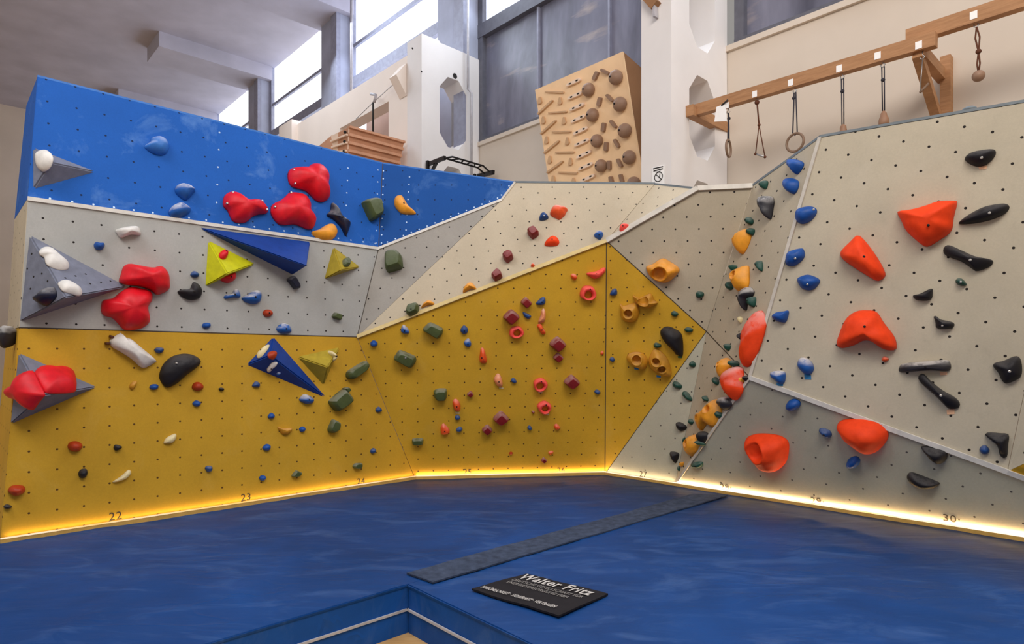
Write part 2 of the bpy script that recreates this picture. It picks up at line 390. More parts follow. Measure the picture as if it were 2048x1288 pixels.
# screw rows of the blue panels: one patterned mesh each
def screws(plane, segs, step, r=.0095):
    bm = bmesh.new()
    for (x0, y0, x1, y1) in segs:
        a = plane.pix(x0, y0); b = plane.pix(x1, y1); n = max(1, int((b-a).length/step))
        for i in range(n+1):
            c = a.lerp(b, i/n) + plane.n*.0015
            vs = [bm.verts.new(c + plane.ex*(math.cos(k*math.pi/4)*r) + plane.ey*(math.sin(k*math.pi/4)*r)) for k in range(8)]
            bm.faces.new(vs)
    o = bm_link('screw_row', bm, 'screw', on_panel(plane)); o['kind'] = 'stuff'
screws(pl_bl, [(439, 265, 433, 405), (100, 397, 750, 487), (696, 336, 690, 462), (756, 340, 752, 486)], .16)
screws(pl_br, [(767, 342, 763, 486), (819, 354, 812, 460), (775, 484, 995, 396), (1003, 390, 1018, 372)], .10)
# base rail with the light strip behind it, and the painted numbers
def led(p, q, n, power, col):
    d = (q-p).normalized(); L = (q-p).length
    ld = bpy.data.lights.new('light_strip', 'AREA'); ld.shape = 'RECTANGLE'; ld.size = L*.99; ld.size_y = .012; ld.energy = power*L; ld.color = col
    lo = bpy.data.objects.new('light_strip', ld); C.objects.link(lo)
    e = (UP*.92 - n*.38).normalized(); z = -e; x = d; y = z.cross(x)
    m = Matrix((x, y, z)).transposed().to_4x4(); m.translation = (p+q)/2 + n*.026 + UP*.045
    lo.matrix_world = m
pts = [A, B, Cc, E, F2]; pls = [pl_left, pl_yc, pl_gb, pl_rl]
LED = [(.5, (1, .72, .38)), (1.5, (1, .72, .38)), (1.0, (1, .74, .42)), (3.3, (1, .70, .36))]
for i in range(4):
    p, q = pts[i], pts[i+1]; n = V((pls[i].n.x, pls[i].n.y, 0)).normalized()
    rail = bar('base_rail', p+n*.05+UP*.016, q+n*.05+UP*.016, .018, .05, 'rail', wall)
    bar('light_strip_housing', p+n*.022+UP*.012, q+n*.022+UP*.012, .034, .04, 'rail', wall)
    bar('light_strip', p+n*.056+UP*.043, q+n*.056+UP*.043, .012, .012, 'glow%d' % i, rail)
    led(p+(q-p)*.004, q-(q-p)*.004, n, *LED[i])
def number(s, x, y, pl, size=.105):
    m = pl.frame(pl.pix(x, y-4, .002)); text_mesh('panel_number', s, size, m, 'ink', on_panel(pl))
for s, x, y, pl in (('22', 231, 1037, pl_left), ('23', 492, 999, pl_left), ('24', 722, 967, pl_left), ('25', 935, 948, pl_yc), ('26', 1122, 945, pl_yc), ('27', 1286, 953, pl_gb), ('28·', 1452, 979, pl_rl), ('29·', 1635, 1007, pl_rl), ('30·', 1903, 1042, pl_rl)):
    number(s, x, y, pl)
# ------------------------------------------------------------------ holds
FR = {'Z1': (0, 200, 3.938), 'Z2': (400, 280, 3.938), 'Z3': (0, 420, 3.938), 'Z4': (0, 640, 2.8), 'Z5': (400, 540, 2.8), 'Z6': (740, 540, 2.928),
      'Z7': (900, 360, 4.955), 'Z8': (1180, 280, 3.577), 'Z9': (1180, 560, 3.0675), 'Z10': (1500, 250, 2.861), 'Z11': (1400, 660, 2.927), 'Z12': (480, 660, 8.586), 'PX': (0, 0, 1), 'ZE': (0, 300, 3.22)}
def px(fr, s):
    x0, y0, f = FR[fr]
    if isinstance(s, str): s = [tuple(float(v) for v in t.split(',')) for t in s.split()]
    return [(x0+x/f, y0+y/f) for x, y in s]
def catmull(pts, k=5):
    out = []; n = len(pts)
    for i in range(n):
        a, b, c, d = pts[i-1], pts[i], pts[(i+1) % n], pts[(i+2) % n]
        for j in range(k):
            t = j/k
            out.append(.5*((2*b)+(c-a)*t+(2*a-5*b+4*c-d)*t*t+(3*b-a-3*c+d)*t**3))
    return out
def chaikin(pts, r=.14, it=2):
    for _ in range(it):
        o = []
        for i in range(len(pts)):
            a, b = pts[i], pts[(i+1) % len(pts)]; o += [a.lerp(b, r), a.lerp(b, 1-r)]
        pts = o; r = .25
    return pts
def resample(pts, n):
    L = [0.0]
    for i in range(len(pts)): L.append(L[-1]+(pts[(i+1) % len(pts)]-pts[i]).length)
    out = []; j = 0
    for k in range(n):
        t = L[-1]*k/n
        while L[j+1] < t: j += 1
        a, b = pts[j], pts[(j+1) % len(pts)]; out.append(a.lerp(b, (t-L[j])/max(1e-9, L[j+1]-L[j])))
    return out
def area_c(p):
    a = cx = cy = 0
    for i in range(len(p)):
        q, r = p[i], p[(i+1) % len(p)]; k = q.x*r.y-r.x*q.y; a += k; cx += (q.x+r.x)*k; cy += (q.y+r.y)*k
    return abs(a)/2, V((cx/(3*a), cy/(3*a)))
class HB:      # bounds for bolts
    pass
def bolt(parent, plane, p, w, mat='bolt', r=.014):
    bm = bmesh.new(); n = 10
    for (z, k) in ((.002, 1.0),):
        ring = [bm.verts.new((math.cos(i*2*math.pi/n)*r, math.sin(i*2*math.pi/n)*r, z)) for i in range(n)]
        ring2 = [bm.verts.new((math.cos(i*2*math.pi/n)*r*.6, math.sin(i*2*math.pi/n)*r*.6, z+.002)) for i in range(n)]
        ring0 = [bm.verts.new((v.co.x, v.co.y, -.02)) for v in ring]
        for i in range(n):
            bm.faces.new((ring[i], ring[(i+1) % n], ring2[(i+1) % n], ring2[i])); bm.faces.new((ring0[i], ring0[(i+1) % n], ring[(i+1) % n], ring[i]))
        bm.faces.new(ring2); bm.faces.new(ring0[::-1])
    return bm_link('bolt', bm, mat, parent, False, plane.frame(plane.world(p.x, p.y, w)))
NH = [0]
def H(fr, plane, s, mat, h, label, kind='blob', name=None, cat='climbing hold', group=None, bolts='auto', crat=(), comp=.4, peak=None, rough=.08, prof=None, boltmat='bolt'):
    pxs = px(fr, s); base_off = .001
    loc = [plane.loc(plane.pix(x, y, h*comp)) for x, y in pxs]
    ar, cen = area_c(loc)
    NH[0] += 1; seed = NH[0]*7.31
    big = ar > .02
    if kind == 'block':
        out = resample(chaikin(loc, .12, 2), 28); prof = prof or [(1, 0), (.985, .45), (.95, .62), (.78, .93), (.68, 1), (.35, 1.02)]
    elif kind == 'flat':
        out = loc; prof = [(1, 0), (1, 1), (.5, 1)]
    else:
        out = resample(catmull(loc, 6), 48 if big else 26)
        if prof is None:
            prof = [(1, 0)] + [(t, (1-t**2.3)**.62) for t in (.985, .95, .89, .8, .68, .54, .38, .2)]
    pk = plane.loc(plane.pix(*px(fr, [peak])[0], h)) if peak else cen
    if peak is None: pk = cen
    cr = [(plane.loc(plane.pix(*px(fr, [(c[0], c[1])])[0], h*.7)), c[2]/FR[fr][2], c[3]) for c in crat]
    depth = (plane.world(cen.x, cen.y)-CAM).length
    def hz(q, base):
        z = base
        for c, rp, dp in cr:
            rm = rp/F_PX*depth; dd = (q-c).length/rm
            if dd < 1.5:
                k = 1/(1+math.exp((dd-.92)*14)); z = z*(1-k) + (h*(1-dp))*k if z > h*(1-dp) else z
                z += .12*h*math.exp(-((dd-1.12)/.16)**2)*min(1, z/h)
        return z
    org = plane.world(pk.x, pk.y, base_off)
    bm = bmesh.new(); rings = []
    if cr:        # denser rings so the pockets read
        prof = [(1, 0)] + [(t, (1-t**2.3)**.62) for t in (.985, .95, .9, .85, .8, .75, .7, .65, .6, .55, .5, .45, .4, .34, .28, .22, .16, .1, .05)]
        out = resample(out, 56)
    fl = h*rough if kind != 'flat' else 0
    for t, z in prof:
        rg = []
        for q in out:
            p = pk + (q-pk)*t
            zz = hz(p, h*z)
            if z > .1 and kind != 'block': zz += fl*noise.noise(V((p.x*11, p.y*11, seed)))*(1 if big else .6)
            rg.append(bm.verts.new((p.x-pk.x, p.y-pk.y, max(0, zz))))
        rings.append(rg)
    n = len(out)
    for a, b in zip(rings, rings[1:]):
        for i in range(n): bm.faces.new((a[i], a[(i+1) % n], b[(i+1) % n], b[i]))
    top = bm.verts.new((0, 0, max(0, hz(pk, h*(prof[-1][1] if kind in ('block', 'flat') else 1)))))
    for i in range(n): bm.faces.new((rings[-1][i], rings[-1][(i+1) % n], top))
    bm.faces.new(rings[0][::-1])
    name = name or {'block': 'block_hold'}.get(kind, 'climbing_hold')
    o = bm_link(name, bm, mat, None, True, plane.frame(org))
    if kind == 'block' or kind == 'flat': o.data.set_sharp_from_angle(angle=math.radians(28))
    tag(o, label, cat, group)
    if bolts == 'auto': bolts = [None] if (ar > .006 and not cr) else []
    for b in bolts:
        if b is None: q = pk; z = h*(1.0)
        else:
            x, y = px(fr, [b[:2]])[0]; zf = b[2] if len(b) > 2 else .9
            z = h*zf; q = plane.loc(plane.pix(x, y, z))
        bolt(o, plane, q, z, boltmat, .011 if ar > .02 else .009)
    return o
def ringhold(fr, plane, c, ro, ri, ci, mat, h, label, group, flat=1.0, rot=0, lob=.08):
    n = 40; NH[0] += 1
    def circ(cc, r, lobe):
        return [plane.loc(plane.pix(*px(fr, [(cc[0]+math.cos(a)*r*(1+lobe*math.sin(3*a+rot)), cc[1]+math.sin(a)*r*flat*(1+lobe*math.cos(2*a+rot)))])[0], h*.4)) for a in [k*2*math.pi/n for k in range(n)]]
    o_, i_ = circ(c, ro, lob), circ(ci, ri, .03); cen = sum(o_, V((0, 0)))/n
    bm = bmesh.new(); rg = []; m = 10
    for k in range(m+1):
        t = (1-math.cos(k*math.pi/m))/2; z = h*math.sin(k*math.pi/m)**.75 if 0 < k < m else 0
        rg.append([bm.verts.new((o_[j].lerp(i_[j], t)-cen).to_3d()+V((0, 0, z))) for j in range(n)])
    for a, b in zip(rg, rg[1:]):
        for j in range(n): bm.faces.new((a[j], a[(j+1) % n], b[(j+1) % n], b[j]))
    for j in range(n): bm.faces.new((rg[0][(j+1) % n], rg[0][j], rg[-1][j], rg[-1][(j+1) % n]))
    o = bm_link('ring_hold', bm, mat, None, True, plane.frame(plane.world(cen.x, cen.y, .001)))
    tag(o, label, 'climbing hold', group)
    q = (o_[int(n*.78)]+i_[int(n*.78)])/2
    bolt(o, plane, q, h*.98, 'bolt', .009)
    return o
def volume(fr, plane, base, apex, h, mat, label, name='wedge_volume', group='wedge volumes on the wall'):
    b = [plane.pix(x, y, .001) for x, y in px(fr, base)]; a = plane.pix(*px(fr, apex)[0], h)
    cen = sum(b, V())/len(b); bm = bmesh.new(); vb = [bm.verts.new(p-cen) for p in b]; va = bm.verts.new(a-cen)
    for i in range(len(vb)): bm.faces.new((vb[i], vb[(i+1) % len(vb)], va))
    bm.faces.new(vb[::-1])
    bmesh.ops.recalc_face_normals(bm, faces=bm.faces)
    bmesh.ops.bevel(bm, geom=[e for e in bm.edges if va in e.verts], offset=.012, segments=2, affect='EDGES')
    o = bm_link(name, bm, mat, None, False, Matrix.Translation(cen))
    tag(o, label, 'climbing volume', group)
    return o, [Plane(b[i], b[(i+1) % len(b)], a) for i in range(len(b))]
def dots_on(o, plane, fr, pts, r=.012):
    for x, y in px(fr, pts):
        q = plane.loc(plane.pix(x, y)); bolt(o, plane, q, -.001, 'dark', r)
# ------------------------------------------------------------------ the holds, wall by wall
gB, gR, gK, gO, gG, gF, gD, gY, gC, gW = ('blue climbing holds', 'large red macro holds', 'black climbing holds', 'large orange macro holds', 'olive green block holds',
    'small dark green footholds', 'dark red block holds', 'yellow pocket and crescent holds', 'coral and small orange holds', 'white and cream holds')
L_, GL, BL, BR, GT, LG, YC, YR, GM, GBp, SU, SL, R_, RL = pl_left, pl_left, pl_bl, pl_br, pl_gt, pl_lg, pl_yc, pl_yr, pl_gm, pl_gb, pl_s, pl_sl, pl_r, pl_rl
# --- blue panel
H('Z1', BL, '1200,290 1260,275 1310,300 1335,350 1325,400 1280,425 1210,410 1150,370 1150,345 1190,320', 'blues', .1, 'pale blue rounded hold high on the blue panel, highest of its blue holds', group=gB, bolts=[])
H('Z1', BL, '1440,650 1500,665 1545,700 1530,725 1490,770 1460,778 1400,735 1385,700 1400,665', 'bluec', .11, 'blue hold with chalky top edge, upper of the stacked pair left of the red macros', group=gB, bolts=[])
H('Z1', BL, '1375,820 1430,800 1475,820 1510,850 1490,890 1420,920 1360,915 1335,885 1345,850', 'bluec', .1, 'chalked blue hold just above the white strip, lower of the stacked pair', group=gB, bolts=[])
H('Z2', BL, '715,235 740,205 800,198 870,195 900,172 960,175 1010,215 1032,280 1030,350 1042,410 1030,450 980,475 930,460 890,420 850,385 790,365 735,345 712,290', 'red', .2, 'big red macro hold, topmost of three on the blue panel', name='macro_hold', group=gR, bolts=[(742, 232, .45), (752, 340, .45)], boltmat='boltl')
H('Z2', BL, '195,470 210,420 250,393 290,400 340,435 390,465 450,462 500,468 535,505 553,545 530,568 480,572 430,590 385,630 330,640 275,625 250,585 230,540 200,510', 'red', .18, 'red bone-shaped macro hold, leftmost of three on the blue panel', name='macro_hold', group=gR, bolts=[(262, 412, .5), (215, 497, .5), (492, 478, .5), (530, 545, .5)], boltmat='boltl')
H('Z2', BL, '575,530 590,490 640,465 690,430 720,400 790,400 850,430 885,485 890,550 915,585 932,630 910,680 870,690 820,670 760,650 700,655 640,650 600,610 578,570', 'red', .2, 'big red macro hold, middle one of three on the blue panel', name='macro_hold', group=gR, bolts=[(592, 525, .45), (720, 412, .45)], boltmat='boltl')
H('Z2', BL, '1045,490 1065,490 1085,540 1130,600 1180,640 1195,660 1165,745 1150,745 1120,685 1060,620 1010,590 1010,575 1035,550 1040,520', 'navy', .1, 'dark navy bow-tie hold slanting on the blue panel right of the red macros', group=gK)
H('Z2', BL, '885,720 940,700 990,670 1030,653 1065,660 1088,700 1085,740 1055,775 1000,787 950,778 910,755', 'yellow', .09, 'yellow half-moon hold on the bottom edge of the blue panel below the red macros', name='crescent_hold', group=gY, bolts=[(1020, 715, .95)])
H('Z2', BL, '1283,480 1320,465 1380,455 1420,465 1440,585 1420,605 1365,635 1345,620 1305,530', 'green', .15, 'olive green block hold beside the seam of the blue panel', 'block', group=gG, bolts=[])
H('Z2', BR, '1527,460 1550,430 1585,428 1605,455 1640,510 1700,570 1640,580 1580,570 1540,530 1527,500', 'yellow', .09, 'yellow crescent hold on the right-hand blue panel past the seam', name='crescent_hold', group=gY, bolts=[(1605, 497, .95)])
vol, fc = volume('Z1', BL, '262,700 755,565 262,375', '400,490', .16, 'greyvol', 'grey wedge volume near the left end of the blue panel')
H('PX', fc[2], '70,305 88,298 102,312 98,332 84,342 72,332', 'white', .05, 'white oval hold on the grey wedge volume of the blue panel', group=gW, bolts=[])
# --- grey left panel
vol, fc = volume('Z2', GL, '-15,688 870,803 732,1062', '842,992', .38, 'navyvol', 'long blue wedge volume hanging under the white strip of the blue panel')
H('Z2', GL, '685,1095 740,1062 765,1100 795,1165 745,1175 715,1130', 'navy', .09, 'dark navy block hold under the tip of the long blue wedge', 'block', group=gK, bolts=[])
vol, fc = volume('Z3', GL, '1640,240 2010,425 1618,602', '1792,502', .26, 'lime', 'bright lime pyramid volume with a round red hold on it', 'pyramid_volume')
H('Z3', fc[0], '1733,340 1745,318 1770,312 1795,325 1800,350 1785,372 1760,376 1740,362', 'red', .07, 'round red hold on the face of the lime pyramid', group=gC)
H('Z3', GL, '1735,530 1790,500 1865,485 1868,540 1810,570 1760,555', 'red', .12, 'small red hold poking out beneath the lime pyramid', group=gC, comp=.6)
vol, fc = volume('Z2', GL, '1050,843 1262,1002 980,1096', '1115,1025', .24, 'olivevol', 'olive yellow pyramid volume with a small green block, left of the panel seam', 'pyramid_volume')
H('Z2', fc[0], '1130,935 1160,927 1182,960 1178,990 1145,990 1133,970', 'green', .06, 'small green block hold on the olive pyramid', 'block', group=gG, bolts=[])
vol, fc = volume('Z3', GL, '235,198 1000,605 158,880', '520,690', .42, 'greyvol', 'large grey pyramid volume with two white holds on the grey panel', 'pyramid_volume')
dots_on(vol, fc[0], 'Z3', [(515, 535), (595, 520), (675, 505), (710, 580), (795, 570), (870, 560), (430, 240)], .009)
dots_on(vol, fc[2], 'Z3', [(250, 345), (215, 462), (265, 525), (330, 500), (375, 560), (240, 620)], .009)
H('Z3', fc[0], '318,310 345,282 390,285 450,330 530,400 555,430 540,455 480,458 400,430 370,400 360,360 325,335', 'white', .07, 'long white hold on the large grey pyramid, upper of its two', group=gW, bolts=[(455, 365, .9)])
H('Z3', fc[0], '465,565 490,545 530,548 590,580 645,620 655,650 630,665 570,650 510,630 480,600', 'white', .06, 'white oval hold on the large grey pyramid, lower of its two', group=gW, bolts=[(578, 595, .9)])
H('Z3', fc[2], '255,705 320,655 385,600 412,640 405,690 340,750 300,740', 'navy', .1, 'dark half-round hold with chalky top on the left face of the large grey pyramid', group=gK, bolts=[])
H('Z3', GL, '965,500 985,440 1030,415 1090,425 1170,440 1235,445 1270,433 1310,450 1345,500 1355,600 1320,640 1250,663 1200,630 1120,600 1040,590 960,570 950,540', 'red', .22, 'red saddle-shaped macro hold on the grey panel, resting above the lower red one', name='macro_hold', group=gR, bolts=[])
H('Z3', GL, '808,740 825,705 900,690 960,640 1040,600 1120,610 1190,630 1215,660 1210,710 1180,760 1195,850 1185,890 1130,930 1030,948 980,935 930,880 890,845 830,830 805,790', 'red', .2, 'big red macro hold at the bottom edge of the grey panel below the saddle-shaped one', name='macro_hold', group=gR, bolts=[])
H('Z3', GL, '918,150 1020,125 1090,125 1115,160 1112,195 1040,190 960,215 930,185', 'white', .12, 'white block hold on the grey panel right below the blue panel', group=gW, bolts=[(1020, 168, .9)])
H('Z3', GL, '742,270 760,248 790,255 820,255 828,280 805,310 770,312 748,295', 'blueh', .07, 'small blue hold above the two red macros, left of the white block', group=gB)
H('Z3', GL, '1503,510 1530,478 1570,500 1565,525 1530,530', 'blued', .06, 'small blue foothold just left of the lime pyramid', name='foothold', group=gB)
H('Z3', GL, '1405,640 1440,625 1500,620 1515,590 1535,563 1580,590 1600,640 1580,690 1520,708 1460,695 1420,665', 'black', .1, 'black crescent hold on the grey panel below left of the lime pyramid', name='crescent_hold', group=gK)
H('Z3', GL, '1768,680 1790,665 1830,660 1850,625 1880,625 1900,670 1890,690 1840,690 1790,700 1770,695', 'bluec', .07, 'chalked blue boomerang hold below the lime pyramid', group=gB)
H('Z2', GL, '335,1240 380,1215 430,1185 475,1185 493,1220 480,1270 440,1290 390,1285 350,1265', 'bluec', .09, 'blue teardrop hold right of the chalked blue boomerang', group=gB)
H('Z3', GL, '1595,910 1610,890 1655,890 1662,915 1640,932 1605,928', 'blueh', .05, 'small blue foothold near the bottom edge of the left grey panel', name='foothold', group=gB)
H('Z5', GL, '355,235 370,222 395,222 412,240 400,258 375,262 358,252', 'rust', .06, 'small red-orange round hold below the blue teardrop hold', group=gC)
H('Z5', GL, '432,325 460,300 500,305 515,330 512,350 470,357 440,345', 'bluec', .07, 'blue dome hold on the line between grey and yellow above the blue triangle', group=gB)
H('Z5', GL, '740,262 755,235 797,250 790,282 760,275', 'green', .07, 'small green block hold at lower right of the left grey panel', 'block', group=gG, bolts=[])
H('Z2', GT, '1455,890 1480,870 1545,863 1585,900 1597,1000 1500,1030 1470,1037 1455,1000', 'green', .17, 'large olive green block hold right of the grey seam below the blue tip', 'block', group=gG, bolts=[])
# --- yellow left panel
vol, fc = volume('Z4', L_, '105,185 542,375 60,582', '240,425', .34, 'greyvol', 'grey pyramid volume carrying two red macros at the left edge of the yellow panel', 'pyramid_volume')
H('Z4', fc[0], '202,292 222,256 260,243 300,255 350,248 405,265 432,300 438,375 420,392 350,398 270,395 252,380 226,345', 'red', .09, 'red lobed macro hold on the upper face of the left-edge grey pyramid', name='macro_hold', group=gR, bolts=[])
H('Z4', fc[2], '0,410 10,385 60,350 85,300 130,280 150,294 170,335 206,412 202,428 170,468 140,505 110,490 80,455 30,440', 'red', .12, 'red lobed macro hold jutting over the left edge of the yellow panel', name='macro_hold', group=gR, bolts=[], comp=.55)
H('Z3', L_, '868,1040 880,1010 930,980 965,965 985,1000 1040,1015 1130,1090 1235,1180 1225,1205 1150,1245 1110,1235 1050,1180 960,1120 890,1080', 'white', .13, 'long white hold slanting at the top of the yellow panel', group=gW, bolts=[(1078, 1115, .95)])
H('Z3', L_, '862,982 900,993 892,1017 858,1002', 'brown', .05, 'upper dark brown chip sticking out beside the long white hold', 'block', name='chip_hold', group='brown chips', bolts=[])
H('Z3', L_, '825,1040 868,1040 868,1062 828,1062', 'brown', .05, 'lower dark brown chip sticking out beside the long white hold', 'block', name='chip_hold', group='brown chips', bolts=[])
H('Z4', L_, '898,310 920,250 970,205 1040,188 1100,200 1133,230 1110,265 1050,310 1000,355 950,380 925,370 905,340', 'black', .14, 'large black half-moon hold at the top of the left yellow panel', name='crescent_hold', group=gK, bolts=[(990, 242, .95), (1008, 275, .95)], boltmat='boltl')
H('Z4', L_, '866,165 885,153 918,158 915,178 895,188 875,180', 'blued', .06, 'small blue foothold right of the long white hold', name='foothold', group=gB)
H('Z4', L_, '838,378 850,362 880,360 890,375 875,390 850,390', 'blueh', .05, 'small blue foothold under the left end of the black half-moon', name='foothold', group=gB)
H('Z4', L_, '1077,375 1090,352 1120,348 1143,370 1135,390 1110,398 1085,390', 'rust', .06, 'rust oval hold below the right end of the black half-moon', group=gC, bolts=[])
H('Z4', L_, '1226,385 1240,378 1258,385 1250,396 1235,397', 'black', .04, 'tiny black foothold right of the rust oval', name='foothold', group=gK)
H('Z4', L_, '1079,468 1100,450 1127,462 1120,480 1098,486', 'blueh', .05, 'small blue foothold directly below the rust oval', name='foothold', group=gB)
H('Z4', L_, '725,375 745,345 768,345 760,372 742,392', 'ochre', .04, 'small pale yellow hold left of the black half-moon, blending into the panel', group=gY)
H('Z4', L_, '918,690 935,660 985,637 988,665 965,690 930,693', 'cream', .05, 'cream shell-shaped hold in the middle of the left yellow panel', group=gW, bolts=[(962, 670, .9)])
H('Z4', L_, '630,910 680,875 720,840 738,855 715,885 670,905', 'cream', .05, 'cream sliver hold low on the left yellow panel', group=gW)
H('Z4', L_, '380,710 395,685 430,680 460,695 462,715 440,737 400,735', 'rust', .07, 'rust oval hold below the left-edge grey pyramid', group=gC, bolts=[])
H('Z4', L_, '637,715 650,698 685,710 672,725 648,732', 'black', .05, 'small black foothold right of the rust oval below the grey pyramid', name='foothold', group=gK)
H('Z4', L_, '440,860 455,838 485,835 492,860 478,885 450,885', 'black', .06, 'small round black foothold left of the cream sliver', name='foothold', group=gK)
H('Z4', L_, '45,955 70,930 120,928 143,942 135,970 90,988 60,978', 'rust', .08, 'rust oval hold lowest of its kind at the bottom left corner', group=gC, bolts=[])
H('Z4', L_, '20,1045 40,1033 68,1045 55,1057 28,1057', 'black', .05, 'black foothold at the bottom left corner under the rust oval', name='foothold', group=gK)
H('Z4', L_, '1150,830 1165,818 1190,822 1188,845 1165,852', 'blued', .05, 'blue foothold low on the yellow panel above the number 23', name='foothold', group=gB)
vol, fc = volume('Z5', L_, '410,375 710,718 262,530', '392,478', .2, 'navyvol', 'dark blue triangular volume pointing down right on the left yellow panel')
H('Z12', fc[2], '275,445 290,410 340,370 400,310 470,250 495,240 480,290 440,350 380,420 330,460 290,470', 'cream', .045, 'chalky cream hold on the top left edge of the dark blue triangle', group=gW)
H('Z12', fc[0], '500,400 530,362 580,352 625,385 632,440 600,495 540,480 508,445', 'rust', .06, 'rust round hold on the dark blue triangle', group=gC, bolts=[])
H('Z12', fc[1], '460,680 490,640 540,580 600,562 640,572 635,610 580,650 530,710 490,738 465,720', 'white', .04, 'white and blue chalked hold in the middle of the dark blue triangle', group=gW)
H('Z12', fc[1], '620,768 650,735 690,740 700,752 660,770', 'bluec', .025, 'tiny pale screw-on hold low on the dark blue triangle', group=gB)
vol, fc = volume('Z12', L_, '985,460 1715,295 1435,945', '1510,640', .2, 'olivevol', 'ochre pyramid volume overlapping the right of the dark blue triangle', 'pyramid_volume')
H('Z12', L_, '1565,380 1600,350 1640,380 1675,440 1680,500 1640,550 1600,540 1610,470 1580,430', 'cream', .17, 'chalky cream hold on the right edge of the ochre pyramid', group=gW, comp=.7)
H('Z5', L_, '825,570 930,505 950,530 940,555 855,617 825,605', 'green', .11, 'olive block hold slanting right of the ochre pyramid', 'block', group=gG, bolts=[])
H('Z5', L_, '720,740 810,660 867,730 770,800', 'green', .13, 'largest olive block hold, diamond-set below the ochre pyramid', 'block', group=gG, bolts=[])
H('Z5', L_, '800,662 830,655 842,672 822,690', 'green', .09, 'little green nub at the top corner of the largest olive block', 'block', group=gG, bolts=[])
H('Z5', L_, '720,890 745,832 788,855 780,895 748,915 722,905', 'green', .09, 'olive block hold below the largest olive block', 'block', group=gG, bolts=[])
H('Z5', L_, '295,645 315,623 337,635 333,657 300,655', 'blued', .05, 'blue foothold left below the dark blue triangle', name='foothold', group=gB)
H('Z5', L_, '560,725 590,695 640,720 635,745 600,750 575,740', 'bluec', .08, 'chalked blue hold right under the tip of the dark blue triangle', group=gB)
H('Z5', L_, '382,820 400,800 420,812 415,830 390,832', 'blueh', .05, 'blue foothold below left of the chalked blue hold at the triangle tip', name='foothold', group=gB)
H('Z5', L_, '558,890 575,876 593,885 588,903 568,908', 'blueh', .05, 'blue foothold right of the yellow crescent low on the left panel', name='foothold', group=gB)
H('Z5', L_, '352,995 375,975 398,985 390,1010 362,1010', 'blueh', .05, 'blue foothold below left of the yellow crescent on the left panel', name='foothold', group=gB)
H('Z5', L_, '438,880 470,888 515,885 518,900 495,920 462,918', 'ochre', .06, 'yellow crescent hold low on the left yellow panel, same tone as the wall', name='crescent_hold', group=gY, bolts=[])
H('Z5', L_, '333,1165 350,1150 372,1158 365,1178 345,1182', 'blueh', .05, 'lowest blue foothold of the left yellow panel', name='foothold', group=gB)
H('Z5', L_, '513,1155 540,1120 573,1135 560,1155 530,1162', 'green', .06, 'small green block low on the left yellow panel beside the lowest blue foothold', 'block', group=gG, bolts=[])
H('Z5', L_, '857,1100 870,1083 908,1080 910,1100 895,1115 865,1112', 'green', .06, 'small green block above the number 24', 'block', group=gG, bolts=[])
H('Z5', L_, '958,1010 975,997 988,1010 975,1028 960,1025', 'blued', .05, 'blue foothold above the small green block near number 24', name='foothold', group=gB)
H('Z5', L_, '987,780 1005,765 1022,785 1010,797 990,795', 'blued', .05, 'blue foothold just left of the crease between the two yellow panels', name='foothold', group=gB)
# --- yellow centre panel
H('Z6', YC, '0,430 20,413 43,428 38,447 10,450', 'blueh', .06, 'blue foothold near the top left corner of the central yellow panel', name='foothold', group=gB)
H('Z6', YC, '180,350 195,322 222,345 230,370 205,375 185,368', 'bluec', .07, 'chalked blue foothold left of the upper olive block', name='foothold', group=gB)
H('Z6', YC, '305,350 350,305 430,345 425,375 398,408 320,360', 'green', .12, 'olive block hold, upper of two at the upper left of the central yellow panel', 'block', group=gG, bolts=[])
H('Z6', YC, '135,520 170,468 268,510 272,535 240,580 150,530', 'green', .12, 'bolted olive block hold, lower of two at the upper left of the central panel', 'block', group=gG, bolts=[(208, 515, 1.04)], boltmat='boltl')
H('Z6', YC, '530,350 550,325 573,345 570,370 548,377 535,368', 'blued', .06, 'blue foothold, upper of the pair left of the big dark red diamond', name='foothold', group=gB)
H('Z6', YC, '550,425 575,402 592,425 588,450 562,450', 'bluec', .06, 'chalked blue foothold, lower of the pair left of the big dark red diamond', name='foothold', group=gB)
H('Z6', YC, '645,490 652,460 668,465 685,525 680,548 650,548 642,525', 'orange2', .08, 'upright orange finger hold left of the middle of the central yellow panel', group=gC, bolts=[(655, 515, .95)])
H('Z6', YC, '372,710 400,698 450,698 450,745 440,765 395,767 375,745', 'green', .1, 'dark green square block hold on the left of the central yellow panel', 'block', group=gG, bolts=[])
H('Z6', YC, '485,770 505,758 525,780 530,815 515,832 492,815', 'orange2', .07, 'orange oval hold right of the dark green square block', group=gC)
H('Z6', YC, '497,862 512,850 530,865 520,878 502,878', 'blued', .05, 'dark blue foothold directly under the orange oval hold', name='foothold', group=gB)
H('Z6', YC, '505,935 525,918 542,932 530,948 510,948', 'blued', .05, 'dark blue foothold right of the lower orange egg hold', name='foothold', group=gB)
H('Z6', YC, '415,925 430,902 460,930 465,955 435,967 417,960', 'orange2', .07, 'orange egg-shaped hold low on the central yellow panel', group=gC)
H('Z6', YC, '565,730 590,708 608,728 590,748', 'redd', .06, 'small dark red hold right of the dark green square block', 'block', group=gD, bolts=[])
H('Z6', YC, '727,640 745,610 765,620 778,670 770,687 745,680 733,660', 'peach', .07, 'chalky peach hold in the middle of the central yellow panel', group=gC)
H('Z6', YC, '825,650 840,632 860,655 845,665', 'blued', .05, 'blue foothold right of the chalky peach hold', name='foothold', group=gB)
H('Z6', YC, '717,875 768,825 820,875 765,915', 'redd', .12, 'dark red diamond block, larger of the pair low in the central panel', 'block', group=gD, bolts=[])
H('Z6', YC, '652,938 688,905 720,938 688,970', 'redd', .09, 'dark red diamond block, smaller of the pair low in the central panel', 'block', group=gD, bolts=[])
